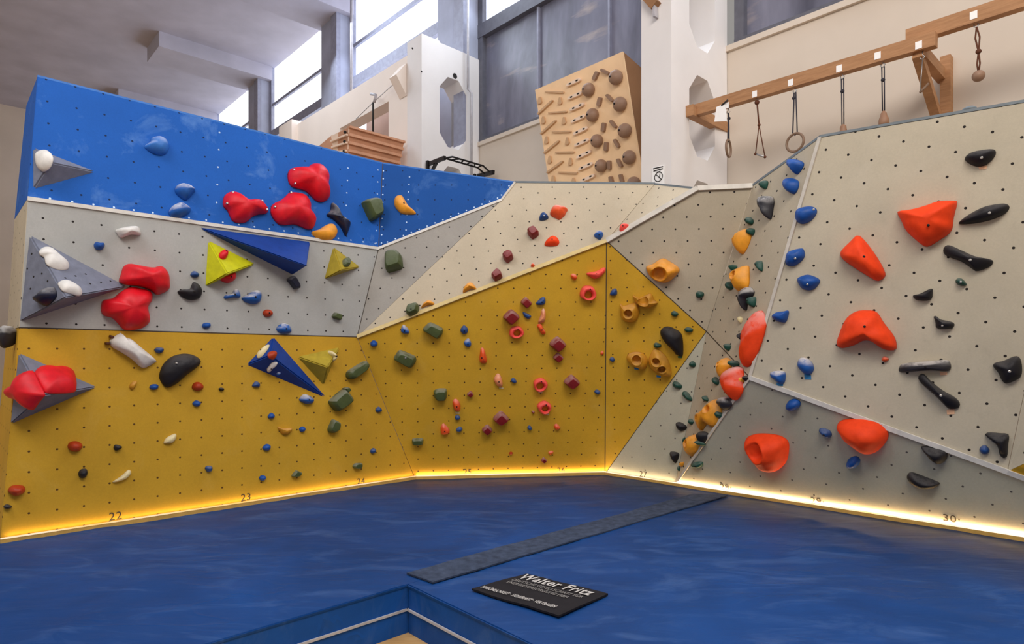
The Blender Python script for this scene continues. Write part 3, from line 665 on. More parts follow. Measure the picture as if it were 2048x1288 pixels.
H('Z6', YC, '245,990 312,988 312,1020 280,1028 247,1022', 'green', .07, 'flat green block hold low at the left of the central yellow panel', 'block', group=gG, bolts=[])
H('Z6', YC, '922,925 935,912 950,928 938,942', 'blued', .05, 'blue foothold low right in the central panel, left of the small orange one', name='foothold', group=gB)
H('Z6', YC, '1080,912 1095,903 1115,925 1100,937 1085,932', 'orange2', .05, 'small orange foothold low below the lowest coral ring', name='foothold', group=gC)
H('Z6', YC, '948,825 965,830 960,842 948,838', 'redd', .035, 'tiny dark red chip left of the lowest coral ring', name='foothold', group=gD)
H('Z6', YC, '815,1075 825,1065 837,1073 825,1083', 'rust', .035, 'tiny rust foothold near the bottom of the central yellow panel', name='foothold', group=gC)
H('Z6', YC, '1045,1070 1060,1060 1075,1068 1055,1080', 'orange2', .035, 'tiny orange foothold near the bottom above the lowest dark red block', name='foothold', group=gC)
H('Z6', YC, '1000,1115 1018,1098 1038,1115 1018,1132', 'redd', .06, 'lowest small dark red block of the central yellow panel', 'block', group=gD, bolts=[])
ringhold('Z6', YC, (1278, 135), 46, 22, (1279, 146), 'coral', .09, 'coral ring hold, topmost of the four rings', gC)
ringhold('Z6', YC, (857, 365), 42, 20, (861, 370), 'coral', .08, 'coral ring hold touching the big dark red diamond', gC, .86, 1)
ringhold('Z6', YC, (997, 673), 41, 21, (995, 680), 'coral', .08, 'coral ring hold between the two lowest, left of the dark red diamond', gC, .9, 2)
ringhold('Z6', YC, (1021, 806), 40, 18, (1026, 813), 'coral', .08, 'coral ring hold, lowest of the four rings', gC, .86, 3)
H('Z6', YC, '880,190 915,157 952,195 918,228', 'redd', .11, 'dark red cube hold at the top of the central yellow panel', 'block', group=gD, bolts=[])
H('Z6', YC, '775,278 828,227 883,275 825,328', 'redd', .13, 'big dark red diamond block with a coral ring beneath', 'block', group=gD, bolts=[])
H('Z6', YC, '1047,437 1100,387 1155,437 1102,487', 'redd', .13, 'dark red diamond block, upper of a touching pair right of centre', 'block', group=gD, bolts=[])
H('Z6', YC, '1070,515 1102,482 1137,515 1102,545', 'redd', .08, 'small dark red diamond block, lower of a touching pair right of centre', 'block', group=gD, bolts=[])
H('Z6', YC, '1132,660 1183,612 1235,660 1183,702', 'redd', .13, 'chalked dark red diamond block near the right edge of the central panel', 'block', group=gD, bolts=[])
H('Z6', YC, '973,195 1010,160 1027,165 1025,200 990,207', 'blued', .06, 'blue hold right of the top dark red cube', group=gB)
H('Z6', YC, '895,250 905,248 945,270 930,287 905,275', 'blued', .05, 'blue half-round foothold right of the big dark red diamond', name='foothold', group=gB)
H('Z6', YC, '988,300 1003,260 1008,235 1022,228 1030,260 1025,300 1008,312 988,310', 'peach', .07, 'chalky orange curved hold, upper of two stacked right of the big diamond', group=gC, bolts=[(1012, 285, .9)])
H('Z6', YC, '980,325 1000,315 1015,340 1030,370 1010,380 990,350', 'orange2', .06, 'orange curved hold, lower of two stacked right of the big diamond', group=gC)
H('Z7', YC, '1355,930 1400,915 1460,905 1530,868 1550,880 1540,915 1490,965 1440,983 1390,960', 'coral', .09, 'coral crescent hold at the top right corner of the central panel', name='crescent_hold', group=gC, bolts=[(1453, 932, .95)])
H('Z7', YC, '1200,945 1220,930 1250,940 1262,970 1235,995 1210,975', 'orange2', .06, 'small orange foothold left of the coral crescent', name='foothold', group=gC)
H('Z6', YC, '1350,490 1360,475 1370,485 1360,498', 'orange2', .035, 'tiny orange foothold by the right edge seam of the central panel', name='foothold', group=gC)
H('Z6', YC, '1315,715 1330,702 1350,715 1335,732', 'blued', .05, 'blue foothold by the right edge seam of the central yellow panel', name='foothold', group=gB)
# --- light grey centre panel
H('Z7', LG, '990,315 1010,265 1045,240 1110,250 1165,275 1150,310 1130,345 1080,378 1055,365 1010,345', 'orange2', .12, 'bright orange jug hold high on the light grey panel', name='jug_hold', group=gC, bolts=[(1065, 275, .95)])
H('Z7', LG, '885,385 895,335 930,315 970,345 970,375 920,392', 'blued', .08, 'blue hold left of the bright orange jug', group=gB, bolts=[(932, 352, .95)], boltmat='boltl')
H('Z7', LG, '762,490 830,458 882,515 878,535 815,578 770,525', 'redd', .12, 'dark red cube hold, highest of three on the light grey panel', 'block', group=gD, bolts=[])
H('Z7', LG, '515,735 575,698 612,710 630,765 565,815 530,775', 'redd', .12, 'dark red cube hold, middle of three on the light grey panel', 'block', group=gD, bolts=[])
H('Z7', LG, '405,940 470,875 505,905 520,955 445,998 418,960', 'redd', .12, 'dark red cube hold, lowest of three on the light grey panel', 'block', group=gD, bolts=[])
H('Z7', LG, '938,640 950,595 1010,548 1060,560 1083,600 1070,635 1010,648', 'orange', .08, 'orange dome hold below the bright orange jug', group=gC)
H('Z7', LG, '800,843 808,828 820,823 835,832 840,845 830,860 815,862 803,855', 'orange2', .05, 'tiny orange round foothold just above the yellow edge', name='foothold', group=gC)
H('Z7', LG, '1427,540 1450,505 1490,498 1520,520 1510,560 1485,582 1450,565', 'bluec', .08, 'chalked blue hold near the right end of the light grey panel', group=gB, bolts=[(1478, 538, .95)])
H('Z7', pl_lb, '1675,495 1690,455 1740,437 1775,440 1740,475 1690,505', 'coral', .07, 'small coral hold on the thin grey strip above the white ledge', group=gC, bolts=[(1712, 452, .9)])
H('Z7', LG, '125,1110 135,1060 180,1015 220,1015 255,1060 255,1080 210,1072 165,1095', 'yellow', .08, 'yellow crescent hold on the light grey panel, right one of two', name='crescent_hold', group=gY, bolts=[(170, 1047, .9)])
H('Z6', LG, '297,220 310,195 345,175 372,188 370,200 340,203 310,215', 'yellow', .07, 'yellow crescent hold on the light grey panel beside the green block', name='crescent_hold', group=gY, bolts=[])
H('Z6', LG, '210,240 220,205 275,190 285,205 280,245 235,267 213,258', 'green', .11, 'chalked green block hold at the lower corner of the light grey panel', 'block', group=gG, bolts=[(240, 228, 1.03)])
# --- yellow right panel
H('Z9', YR, '120,90 135,60 160,55 165,90 140,98', 'blued', .06, 'blue foothold at the top of the right yellow panel', name='foothold', group=gB)
H('Z9', YR, '262,97 300,115 370,88 395,130 417,145 370,170 320,168 280,145', 'ochre', .16, 'ochre pocket hold with a pointed wing, upper right of the top pair', name='pocket_hold', group=gY, crat=[(327, 132, 30, .75)])
H('Z9', YR, '182,152 205,165 285,145 300,215 275,258 225,262 190,235', 'ochre', .16, 'ochre pocket hold with an open ring, lower left of the top pair', name='pocket_hold', group=gY, crat=[(234, 207, 24, .8)])
H('Z9', YR, '497,205 515,190 543,208 530,226 505,222', 'dgreen', .05, 'dark green foothold, upper of two at the right edge of the yellow panel', name='foothold', group=gF)
H('Z9', YR, '578,305 600,290 633,303 625,320 595,322', 'dgreen', .05, 'dark green foothold, lower of two at the right edge of the yellow panel', name='foothold', group=gF)
H('Z9', YR, '430,330 445,300 480,290 520,305 565,345 572,465 545,472 500,430 450,375', 'black', .14, 'big black teardrop hold on the right yellow panel', name='climbing_hold', group=gK, bolts=[])
H('Z9', YR, '390,400 405,385 437,400 430,415 400,418', 'dgreen', .06, 'dark green foothold left of the big black teardrop', name='foothold', group=gF)
H('Z9', YR, '222,490 235,460 280,447 330,460 355,510 335,552 290,545 245,520', 'ochre', .15, 'round ochre pocket hold, left of the lower pair', name='pocket_hold', group=gY, crat=[(285, 490, 26, .8)])
H('Z9', YR, '360,490 395,430 440,450 480,500 500,592 450,590 385,560 362,530', 'ochre', .16, 'pointed ochre hold with two pockets, right of the lower pair', name='pocket_hold', group=gY, crat=[(405, 502, 22, .8), (440, 548, 22, .8)])
H('Z9', YR, '118,488 135,472 152,490 140,505', 'blued', .05, 'blue foothold beside the seam on the right yellow panel', name='foothold', group=gB)
# --- grey middle panel and the narrow side face
H('Z8', GM, '402,910 450,890 515,850 570,870 643,925 620,970 570,1015 520,1025 450,1000 410,950', 'yellow', .2, 'large yellow pocket hold at the edge of the grey panel above the yellow one', name='pocket_hold', group=gY, crat=[(492, 962, 48, .75)])
H('Z8', GM, '757,1100 775,1083 810,1090 818,1110 800,1130 765,1128', 'dgreen', .06, 'dark green foothold in the middle of the grey panel right of the yellow one', name='foothold', group=gF)
H('Z8', GM, '885,1240 900,1217 928,1235 920,1268 892,1268', 'dgreen', .06, 'dark green foothold at the foot of the grey panel by the corner crease', name='foothold', group=gF)
H('Z8', SU, '1210,320 1225,293 1260,292 1250,345 1225,345', 'dgreen', .07, 'dark green foothold at the very top of the corner face', name='foothold', group=gF)
H('Z8', SU, '1205,430 1215,398 1275,398 1290,430 1285,480 1265,565 1230,510 1210,480', 'blackc', .13, 'grey-black pointed hold high on the corner face', group=gK, bolts=[])
H('Z8', SU, '1410,140 1450,132 1505,155 1500,195 1460,242 1435,205 1410,185', 'blueh', .1, 'blue pointed hold, topmost of the blue line up the right arete', group=gB, bolts=[])
H('Z8', SU, '1380,310 1395,275 1430,268 1470,290 1468,340 1440,382 1400,365 1383,340', 'blueh', .1, 'blue heart-shaped hold, second from the top of the arete line', group=gB, bolts=[])
H('Z8', SU, '1112,570 1130,548 1155,570 1150,600 1125,602', 'dgreen', .07, 'dark green foothold above the upper yellow hold in the corner', name='foothold', group=gF)
H('Z8', SU, '1122,650 1140,628 1165,640 1155,678 1130,675', 'dgreen', .07, 'dark green foothold touching the upper yellow hold in the corner', name='foothold', group=gF)
H('Z8', SU, '1010,740 1030,680 1070,640 1110,625 1127,650 1110,730 1065,810 1030,780', 'yellow', 0.12, 'long yellow hold high in the corner, topmost yellow of the corner face', name='pocket_hold', group=gY, comp=.5, crat=[(1040, 690, 18, .5)])
H('Z8', SU, '995,905 1015,890 1040,900 1020,940', 'dgreen', .07, 'dark green foothold at the top left of the yellow pocket in the corner', name='foothold', group=gF)
H('Z8', SU, '995,960 1015,925 1090,893 1105,910 1100,1040 1045,1080 1015,1040', 'yellow', 0.13, 'yellow hold with a deep pocket in the corner below the long yellow one', name='pocket_hold', group=gY, comp=.5, crat=[(1038, 968, 26, .8)])
H('Z8', SU, '972,1040 985,1010 1005,1020 1010,1060 985,1070', 'dgreen', .07, 'dark green foothold left under the deep yellow pocket in the corner', name='foothold', group=gF)
H('Z8', SU, '1178,880 1195,862 1222,870 1222,935 1205,930 1185,905', 'dgreen', .06, 'dark green foothold alone right of the deep yellow pocket', name='foothold', group=gF)
H('Z8', SU, '1070,1150 1085,1070 1120,1047 1150,1075 1145,1105 1110,1150 1095,1215 1080,1200', 'blackc', .12, 'grey-black S-shaped hold in the middle of the corner face', group=gK, bolts=[])
H('Z8', SU, '1122,1140 1145,1120 1173,1125 1165,1190 1135,1185', 'dgreen', .07, 'dark green foothold touching the grey-black S-shaped hold', name='foothold', group=gF)
H('Z9', SU, '912,500 920,400 940,290 985,210 1020,182 1045,195 1060,250 1050,320 1010,440 970,515 935,530', 'orangec', 0.12, 'tall orange macro hold standing upright on the corner face', name='macro_hold', group=gO, bolts=[])
H('Z9', SU, '915,350 937,320 940,375', 'black', .1, 'small black hold peeking out left of the tall orange macro', group=gK)
H('Z9', SU, '905,240 915,222 930,235 920,265', 'cream', .04, 'tiny cream foothold left above the tall orange macro', name='foothold', group=gW)
H('Z9', SU, '823,400 840,388 855,405 840,435', 'dgreen', .06, 'dark green foothold on the crease line left of the tall orange macro', name='foothold', group=gF)
H('Z9', SL, '780,570 795,500 820,473 845,490 850,530 820,590 795,605', 'yellow', 0.11, 'yellow hold behind the chalked orange dome in the corner', name='pocket_hold', group=gY, crat=[(797, 520, 12, .7)])
H('Z9', SL, '848,505 860,487 880,505 870,530 850,525', 'dgreen', .11, 'dark green foothold above the chalked orange dome', name='foothold', group=gF, comp=.7)
H('Z9', SL, '797,620 815,570 860,530 910,535 915,600 910,680 865,735 820,690', 'orangec', 0.15, 'orange dome macro hold with chalky top in the corner', name='macro_hold', group=gO, bolts=[])
H('Z9', SL, '915,600 935,595 932,630 915,628', 'yellow', .06, 'tiny yellow hold right of the chalked orange dome', group=gY)
H('Z9', SL, '937,600 950,587 967,600 950,620', 'black', .06, 'small black foothold at the meeting point of the corner panels', name='foothold', group=gK)
H('Z9', SL, '752,610 765,592 782,620 775,643 758,635', 'dgreen', .06, 'dark green foothold left of the chalked orange dome', name='foothold', group=gF)
H('Z9', SL, '903,690 915,645 922,660 910,700', 'black', .05, 'thin black hold under the right edge of the orange dome', group=gK)
H('Z9', SL, '690,720 705,708 717,735 705,745', 'dgreen', .06, 'dark green foothold above the double yellow pocket', name='foothold', group=gF)
H('Z9', SL, '783,750 800,720 835,712 853,735 850,770 820,798 790,775', 'blackc', .11, 'chalked grey-black hold below the orange dome', group=gK, bolts=[])
H('Z9', SL, '640,830 700,790 730,745 770,728 790,800 765,870 735,902 700,880 665,922 640,880', 'yellow', 0.12, 'double yellow pocket hold low in the corner', name='pocket_hold', group=gY, crat=[(657, 848, 20, .8), (722, 792, 22, .8)])
H('Z9', SL, '772,820 790,800 803,830 785,850', 'dgreen', .07, 'dark green foothold at the right of the double yellow pocket', name='foothold', group=gF)
H('Z9', SL, '605,870 615,850 628,870 615,888', 'dgreen', .05, 'dark green foothold at the lower left of the double yellow pocket', name='foothold', group=gF)
H('Z9', GBp, '525,875 550,872 587,898 575,920 545,925 528,900', 'black', .08, 'black hold left of the double yellow pocket', group=gK)
H('Z9', SL, '575,1000 600,960 640,945 660,990 650,1040 610,1080 580,1050', 'yellow', 0.11, 'lowest yellow pocket hold of the corner', name='pocket_hold', group=gY, crat=[(597, 1003, 20, .8)])
H('Z9', SL, '657,950 680,925 710,940 705,975 680,1005 662,980', 'black', .09, 'black pointed hold right of the lowest yellow pocket', group=gK, bolts=[])
H('Z9', SL, '640,995 650,980 665,1000 655,1015', 'dgreen', .12, 'dark green foothold on the right edge of the lowest yellow pocket', name='foothold', group=gF, comp=.8)
H('Z9', GBp, '567,985 575,965 585,970 575,1005', 'dgreen', .05, 'dark green foothold left of the lowest yellow pocket', name='foothold', group=gF)
H('Z9', GBp, '488,1053 535,1060 538,1085 518,1125 495,1090', 'black', .08, 'black triangular hold lowest beside the corner crease', group=gK)
H('Z9', SL, '550,1125 570,1115 565,1140 553,1143', 'yellow', .04, 'tiny yellow chip at the foot of the corner crease', name='foothold', group=gY)
H('Z9', GBp, '535,1145 552,1143 555,1170 540,1172', 'dgreen', .05, 'lowest dark green foothold at the foot of the corner crease', name='foothold', group=gF)
H('Z9', RL, '618,1135 640,1120 685,1120 683,1148 650,1155 620,1150', 'dgreen', .06, 'wide dark green foothold at the left end of the leaning grey panel', name='foothold', group=gF)
H('Z9', GBp, '605,515 625,495 645,515 635,535 610,530', 'dgreen', .06, 'dark green foothold, highest of three beside the lower yellow edge', name='foothold', group=gF)
H('Z9', GBp, '503,635 520,618 558,645 550,668 515,660', 'dgreen', .07, 'dark green foothold, middle of three beside the lower yellow edge', name='foothold', group=gF)
H('Z9', GBp, '562,690 580,680 605,700 622,738 600,740 570,715', 'dgreen', .07, 'dark green foothold, lowest of three beside the lower yellow edge', name='foothold', group=gF)
# --- right panel
H('Z8', R_, '1460,535 1480,490 1560,470 1610,485 1617,520 1580,570 1520,598 1475,580', 'blueh', .1, 'large blue oval hold, third from the top of the arete line', group=gB, bolts=[(1598, 497, .6)], boltmat='boltl')
H('Z8', R_, '1393,860 1410,800 1500,772 1525,785 1530,830 1500,870 1450,900 1400,893', 'blueh', .1, 'blue hold with a bolt, fourth from the top of the arete line', group=gB, bolts=[(1467, 848, .95)], boltmat='boltl')
H('Z8', R_, '1475,1000 1500,975 1560,962 1640,1000 1610,1055 1565,1075 1510,1060', 'blueh', .1, 'blue shield-shaped hold, fifth from the top of the arete line', group=gB, bolts=[(1555, 1033, .95)], boltmat='boltl')
H('Z10', R_, '120,1090 150,1070 190,1065 215,1060 217,1085 200,1128 160,1125 130,1110', 'blueh', .09, 'blue horned hold, sixth from the top of the arete line', group=gB, bolts=[])
H('Z11', R_, '407,250 440,240 490,243 498,270 490,310 465,318 430,290 410,275', 'bluec', .08, 'blue hold with blue tape, left of the lower pair on the right panel', group=gB, bolts=[])
H('Z11', R_, '565,200 580,165 620,165 655,195 662,235 640,262 605,255 575,225', 'bluec', .09, 'blue hold with blue tape, right of the lower pair on the right panel', group=gB, bolts=[])
H('Z10', R_, '1228,190 1260,155 1330,138 1395,135 1407,160 1380,200 1330,232 1270,225', 'black', .1, 'black lens-shaped hold, topmost black hold of the right panel', group=gK, bolts=[(1325, 187, 1)], boltmat='boltl')
H('Z10', R_, '1193,555 1250,510 1340,465 1430,447 1475,450 1485,475 1450,510 1380,540 1290,560 1210,565', 'black', .1, 'black club-shaped hold right of the faceted orange macro', group=gK, bolts=[(1370, 503, 1)], boltmat='boltl')
H('Z10', R_, '838,490 900,480 1000,455 1070,430 1170,425 1184,440 1165,520 1150,600 1080,655 1010,692 960,665 890,600 860,540', 'orange', .2, 'faceted orange macro hold, highest on the right panel', name='macro_hold', group=gO, bolts=[(1020, 573, 1)])
H('Z10', R_, '510,740 520,710 570,660 605,627 640,645 700,720 750,800 770,860 730,890 690,875 600,820 530,770', 'orange', .17, 'orange pear-shaped macro hold, left of the highest one', name='macro_hold', group=gO, bolts=[(652, 753, 1)])
H('Z10', R_, '1105,725 1110,695 1140,685 1210,715 1290,750 1370,765 1393,780 1370,810 1300,835 1270,820 1210,780 1130,750', 'black', .1, 'black wave-shaped bar hold below the club-shaped one', group=gK, bolts=[(1260, 773, 1)], boltmat='boltl')
H('Z10', R_, '1175,890 1190,875 1215,880 1240,912 1215,920 1185,910', 'dgreen', .06, 'dark green foothold alone on the right panel among black holds', name='foothold', group=gF, bolts=[(1206, 898, 1)], boltmat='boltl')
H('Z10', R_, '930,975 970,965 1010,945 1040,935 1045,950 1040,990 1010,1005 950,1000', 'black', .08, 'small black horned hold in the middle of the right panel', group=gK, bolts=[])
H('Z10', R_, '1050,1095 1065,1093 1090,1112 1150,1125 1170,1140 1150,1165 1070,1163 1060,1130', 'black', .08, 'small black fish-shaped hold right of the arched orange macro', group=gK, bolts=[(1100, 1148, .95)], boltmat='boltl')
H('Z10', R_, '487,1260 500,1200 540,1110 600,1065 670,1058 720,1070 760,1130 820,1210 835,1270 820,1290 760,1285 690,1240 640,1235 590,1260 520,1278', 'orange', .2, 'arched orange macro hold in the middle of the right panel', name='macro_hold', group=gO, bolts=[(655, 1153, 1)])
H('Z11', R_, '1062,168 1080,153 1105,170 1085,187 1068,182', 'orange2', .05, 'tiny orange foothold under the arched orange macro', name='foothold', group=gC)
H('Z11', R_, '1160,230 1180,200 1250,190 1340,182 1440,176 1465,195 1467,230 1440,243 1350,238 1260,243 1190,250 1165,245', 'blackc', .09, 'black level bar hold, upper of two bars low on the right panel', group=gK, bolts=[(1320, 218, 1)])
H('Z11', R_, '1275,285 1285,262 1310,260 1350,300 1420,355 1490,395 1520,430 1510,460 1460,465 1430,440 1370,380 1300,320', 'black', .1, 'black slanting bar hold, lower of two bars low on the right panel', group=gK, bolts=[(1410, 385, 1)], boltmat='boltl')
H('Z11', R_, '1717,215 1725,195 1780,180 1840,155 1870,160 1885,200 1885,260 1860,290 1800,315 1770,300 1745,250', 'black', .1, 'black four-cornered pillow hold at the right edge', group=gK, bolts=[(1812, 243, 1)], boltmat='boltl')
H('Z11', R_, '1668,615 1690,602 1760,607 1808,615 1805,680 1800,740 1780,755 1755,735 1740,680 1700,645', 'black', .1, 'black triangular fin hold in the lower right corner of the right panel', group=gK, bolts=[])
H('Z11', R_, '1635,700 1650,680 1675,678 1695,705 1680,728 1650,725', 'blued', .06, 'round blue foothold beside the black triangular fin', name='foothold', group=gB)
# --- leaning lower right panel
H('Z11', RL, '497,450 515,420 550,408 582,425 578,455 540,477 505,470', 'blueh', .08, 'blue oval hold at the top of the leaning grey panel', group=gB, bolts=[])
H('Z11', RL, '247,680 260,645 320,625 400,627 460,640 500,670 505,720 490,790 440,840 390,845 345,830 310,780 265,720', 'orange', .22, 'orange scooped macro hold at the left of the leaning grey panel', name='macro_hold', group=gO, bolts=[], crat=[(318, 712, 52, .45)])
H('Z11', RL, '787,580 810,550 870,537 950,540 1030,560 1080,600 1090,650 1050,710 1000,740 950,735 880,690 820,640 805,605', 'orange', .22, 'orange rounded macro hold on the leaning panel under the white strip', name='macro_hold', group=gO, bolts=[(945, 695, .75)])
H('Z11', RL, '692,590 710,580 750,590 768,615 755,635 720,625', 'blued', .07, 'blue foothold left of the rounded orange macro on the leaning panel', name='foothold', group=gB)
H('Z11', RL, '852,790 870,758 910,745 933,765 925,795 890,815 858,810', 'blueh', .08, 'blue oval hold below the rounded orange macro on the leaning panel', group=gB, bolts=[])
H('Z11', RL, '1290,692 1340,692 1400,702 1440,720 1443,760 1420,785 1390,790 1350,765 1320,730', 'black', .1, 'black wedge-shaped hold, upper of two on the leaning panel', group=gK, bolts=[])
H('Z11', RL, '1207,875 1215,850 1240,843 1300,865 1390,900 1397,915 1370,930 1310,935 1240,910', 'black', .1, 'black sausage-shaped hold, lower of two on the leaning panel', group=gK, bolts=[])
# --- black hold on the end face at the far left, seen in profile
o_ = bmesh.new()
bmesh.ops.create_icosphere(o_, subdivisions=4, radius=1)
for v in o_.verts:
    k = 1 + .12*noise.noise(v.co*1.7); v.co = V((v.co.x*.07*k, v.co.y*.09*k, v.co.z*.10*k*(1.25 if v.co.z < 0 else .7)))
o_ = bm_link('climbing_hold', o_, 'blackc', None, True, Matrix.Translation(LYa + uh*.18 - V((.06, .04, .05))))
tag(o_, 'black chalked hold on the end face at the far left of the wall', 'climbing hold', gK)
# --- strips of tape under start and finish holds
gT = 'strips of route tape'
def tape(fr, pl, s, mat, label):
    return H(fr, pl, s, mat, .0025, label, 'flat', name='tape_strip', cat='tape', group=gT, bolts=[])
tape('Z10', R_, '1306,234 1358,234 1352,252 1312,255', 'tape_o', 'pale orange tape under the topmost black lens-shaped hold')
tape('Z11', R_, '1405,246 1447,246 1447,262 1408,265', 'tape_o', 'pale orange tape under the black level bar hold')
tape('Z11', R_, '1443,466 1490,462 1490,492 1446,495', 'tape_o', 'pale orange tape under the black slanting bar hold')
tape('Z11', R_, '448,308 486,312 486,328 450,326', 'tape_b', 'blue tape under the left hold of the lower blue pair')
tape('Z11', R_, '610,258 650,262 652,290 614,290', 'tape_b', 'blue tape under the right hold of the lower blue pair')
tape('Z9', YR, '272,536 299,540 298,551 272,548', 'tape_b', 'blue tape under the round ochre pocket')
tape('Z9', YR, '408,583 435,588 434,599 408,596', 'tape_b', 'blue tape under the two-pocket ochre hold')
tape('Z9', YR, '538,466 568,470 566,479 540,478', 'tape_g', 'green tape under the big black teardrop')
tape('Z6', YC, '985,710 1010,712 1010,721 986,720', 'tape_w', 'pale tape under the third coral ring')
tape('Z6', YC, '1027,839 1047,841 1047,850 1028,849', 'tape_w', 'pale tape under the lowest coral ring')
tape('Z6', YC, '500,831 524,833 524,842 501,841', 'tape_w', 'pale tape under the orange oval hold')
tape('Z6', YC, '755,686 782,688 781,696 757,695', 'tape_w', 'pale tape under the chalky peach hold')
# ------------------------------------------------------------------ floor, mats
def slab(name, poly, z0, z1, mat, parent=None):
    return prism(name, [V((x, y, z1)) for x, y in poly], V((0, 0, z0-z1)), mat, parent)
fl = slab('floor', [(-34, -6), (9, -6), (9, 30), (-34, 30)], -.05, 0, 'floor'); struct(fl)
c0 = gp(815, 1168); c0.z = MAT_H
vh = wh; nu = -uh
Lf = c0 - vh*3.4
t_ = (E-c0).dot(uh)
# seam end on the right wall base line
d_ = (Fp-E).normalized()
den = d_.x*vh.y-d_.y*vh.x
k_ = ((c0-E).x*vh.y-(c0-E).y*vh.x)/den
Send = E + d_*k_
Al = A - vh*1.6; Lf2 = Al + (Lf-c0).normalized()*0 
def mat_body(name, poly, label):
    poly = [V((p.x, p.y, MAT_H)) for p in poly]; cen = sum(poly, V())/len(poly)
    root = thing(name, label, 'crash mat', (cen.x, cen.y, 0), 'blue crash mats')
    bm = bmesh.new(); vs = [bm.verts.new(p) for p in poly]; f = bm.faces.new(vs)
    bmesh.ops.recalc_face_normals(bm, faces=bm.faces)
    if bm.faces[:][0].normal.z < 0: bmesh.ops.reverse_faces(bm, faces=bm.faces)
    for ax in (uh, wh):
        lo = min(p.dot(ax) for p in poly); hi = max(p.dot(ax) for p in poly); k = lo+.09
        while k < hi:
            bmesh.ops.bisect_plane(bm, geom=bm.verts[:]+bm.edges[:]+bm.faces[:], plane_co=ax*k, plane_no=ax); k += .09
    top = list(bm.verts)
    ed = [e for e in bm.edges if e.is_boundary]
    r = bmesh.ops.extrude_edge_only(bm, edges=ed)
    low = [g for g in r['geom'] if isinstance(g, bmesh.types.BMVert)]
    for v in low: v.co.z = 0.0
    bnd = set(v for e in ed for v in e.verts)
    for v in top:
        w = V((v.co.x, v.co.y, 0)); a = w.dot(uh); b = w.dot(wh)
        z = .010*noise.noise(V((a*.9, b*.9, 1.3))) + .006*noise.noise(V((a*.8, b*3.2, 4)))
        # radiating creases towards the walls
        z += .014*max(0, 1-abs(noise.noise(V((a*.55+b*.35, b*1.25-a*.25, 9))))*9)*min(1, max(0, noise.noise(V((a*.4, b*.4, 2)))+.45))
        v.co.z += z*(.3 if v in bnd else 1)
    for f in bm.faces:
        f.material_index = 1 if abs(f.normal.z) < .5 and all(False for _ in ()) else 0
    bmesh.ops.recalc_face_normals(bm, faces=bm.faces)
    for f in bm.faces: f.material_index = 0 if abs(f.normal.z) > .6 else 1; f.smooth = abs(f.normal.z) > .6
    me = bpy.data.meshes.new('mat_cover'); bm.to_mesh(me); bm.free()
    me.set_sharp_from_angle(angle=math.radians(50))
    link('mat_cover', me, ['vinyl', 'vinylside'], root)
    return root
Lm = mat_body('crash_mat', [Lf, c0 - uh*0, Send, E, Cc, B, A, Al], 'left blue vinyl crash mat filling the floor under the yellow panels')
Rf = c0 + nu*5.2
Rm = mat_body('crash_mat', [c0 - vh*-.006 + nu*.004, Rf, F2 + nu*.9, F2, Send + nu*.004], 'right blue vinyl crash mat under the grey panels, carrying the black sponsor rug')
def pip(root, p, q, n, z=.165):
    bar('piping', V((p.x, p.y, z))+n*.004, V((q.x, q.y, z))+n*.004, .012, .016, 'piping', root)
    bar('edge_seam', V((p.x, p.y, MAT_H-.012))+n*.002, V((q.x, q.y, MAT_H-.012))+n*.002, .008, .012, 'vinyl', root)
pip(Lm, Lf, c0, -uh); pip(Rm, c0, Rf, -vh)
zt = MAT_H+.012
sp = [gp(x, y) for x, y in ((812, 1150), (866, 1168), (1455, 993), (1386, 990))]
def flatgrid(name, p4, z, mat, nx, ny, th, amp, fn=None):
    bm = bmesh.new(); g = []
    for j in range(ny+1):
        r = []
        for i in range(nx+1):
            a = p4[0].lerp(p4[1], i/nx); b = p4[3].lerp(p4[2], i/nx); p = a.lerp(b, j/ny)
            jit = .01*amp*noise.noise(V((p.x*6, p.y*6, 3)))
            r.append(bm.verts.new((p.x+jit, p.y+jit, z + amp*.006*noise.noise(V((p.x*4, p.y*4, 7))))))
        g.append(r)
    for j in range(ny):
        for i in range(nx): bm.faces.new((g[j][i], g[j][i+1], g[j+1][i+1], g[j+1][i]))
    bmesh.ops.recalc_face_normals(bm, faces=bm.faces)
    if bm.faces[:][0].normal.z < 0: bmesh.ops.reverse_faces(bm, faces=bm.faces)
    geo = bmesh.ops.extrude_face_region(bm, geom=bm.faces[:])
    for v in geo['geom']:
        if isinstance(v, bmesh.types.BMVert): v.co.z -= th
    return bm_link(name, bm, mat)
so = flatgrid('seam_cover', sp, zt+.004, 'carpet', 4, 30, .012, 1)
tag(so, 'long grey carpet strip covering the seam between the two crash mats', 'seam cover')
bp = [gp(x, y) for x, y in ((1054, 1152), (1216, 1192), (1117, 1237), (942, 1183))]
ru = flatgrid('sponsor_rug', bp, zt+.006, 'rubber', 12, 8, .012, 1)
tag(ru, 'black rubber sponsor rug with white lettering lying on the right crash mat', 'rug')
o3, x3 = bp[0], (bp[1]-bp[0]); y3 = (bp[3]-bp[0])
def rugtext(s, size, u0, u1, v, mat, shear, bold=0):
    ex = V((x3.x, x3.y, 0)).normalized(); ey = V((0, 0, 1)).cross(ex)
    p = o3 + x3*u0 + y3*v
    m = Matrix((ex, ey, V((0, 0, 1)))).transposed().to_4x4(); m.translation = V((p.x, p.y, zt+.0125))
    o = text_mesh('lettering', s, size, m, mat, ru, shear, 'LEFT', .0004, 1, bold)
    w = max(q.co.x for q in o.data.vertices); o.data.transform(Matrix.Diagonal((x3.length*(u1-u0)/w, 1, 1, 1)))
rugtext('Walter Fritz', .145, .04, .93, .17, 'lettering', .22, .002)
rugtext('DEUTSCHE GESELLSCHAFT FÜR', .052, .07, .93, .37, 'letterdim', .18)
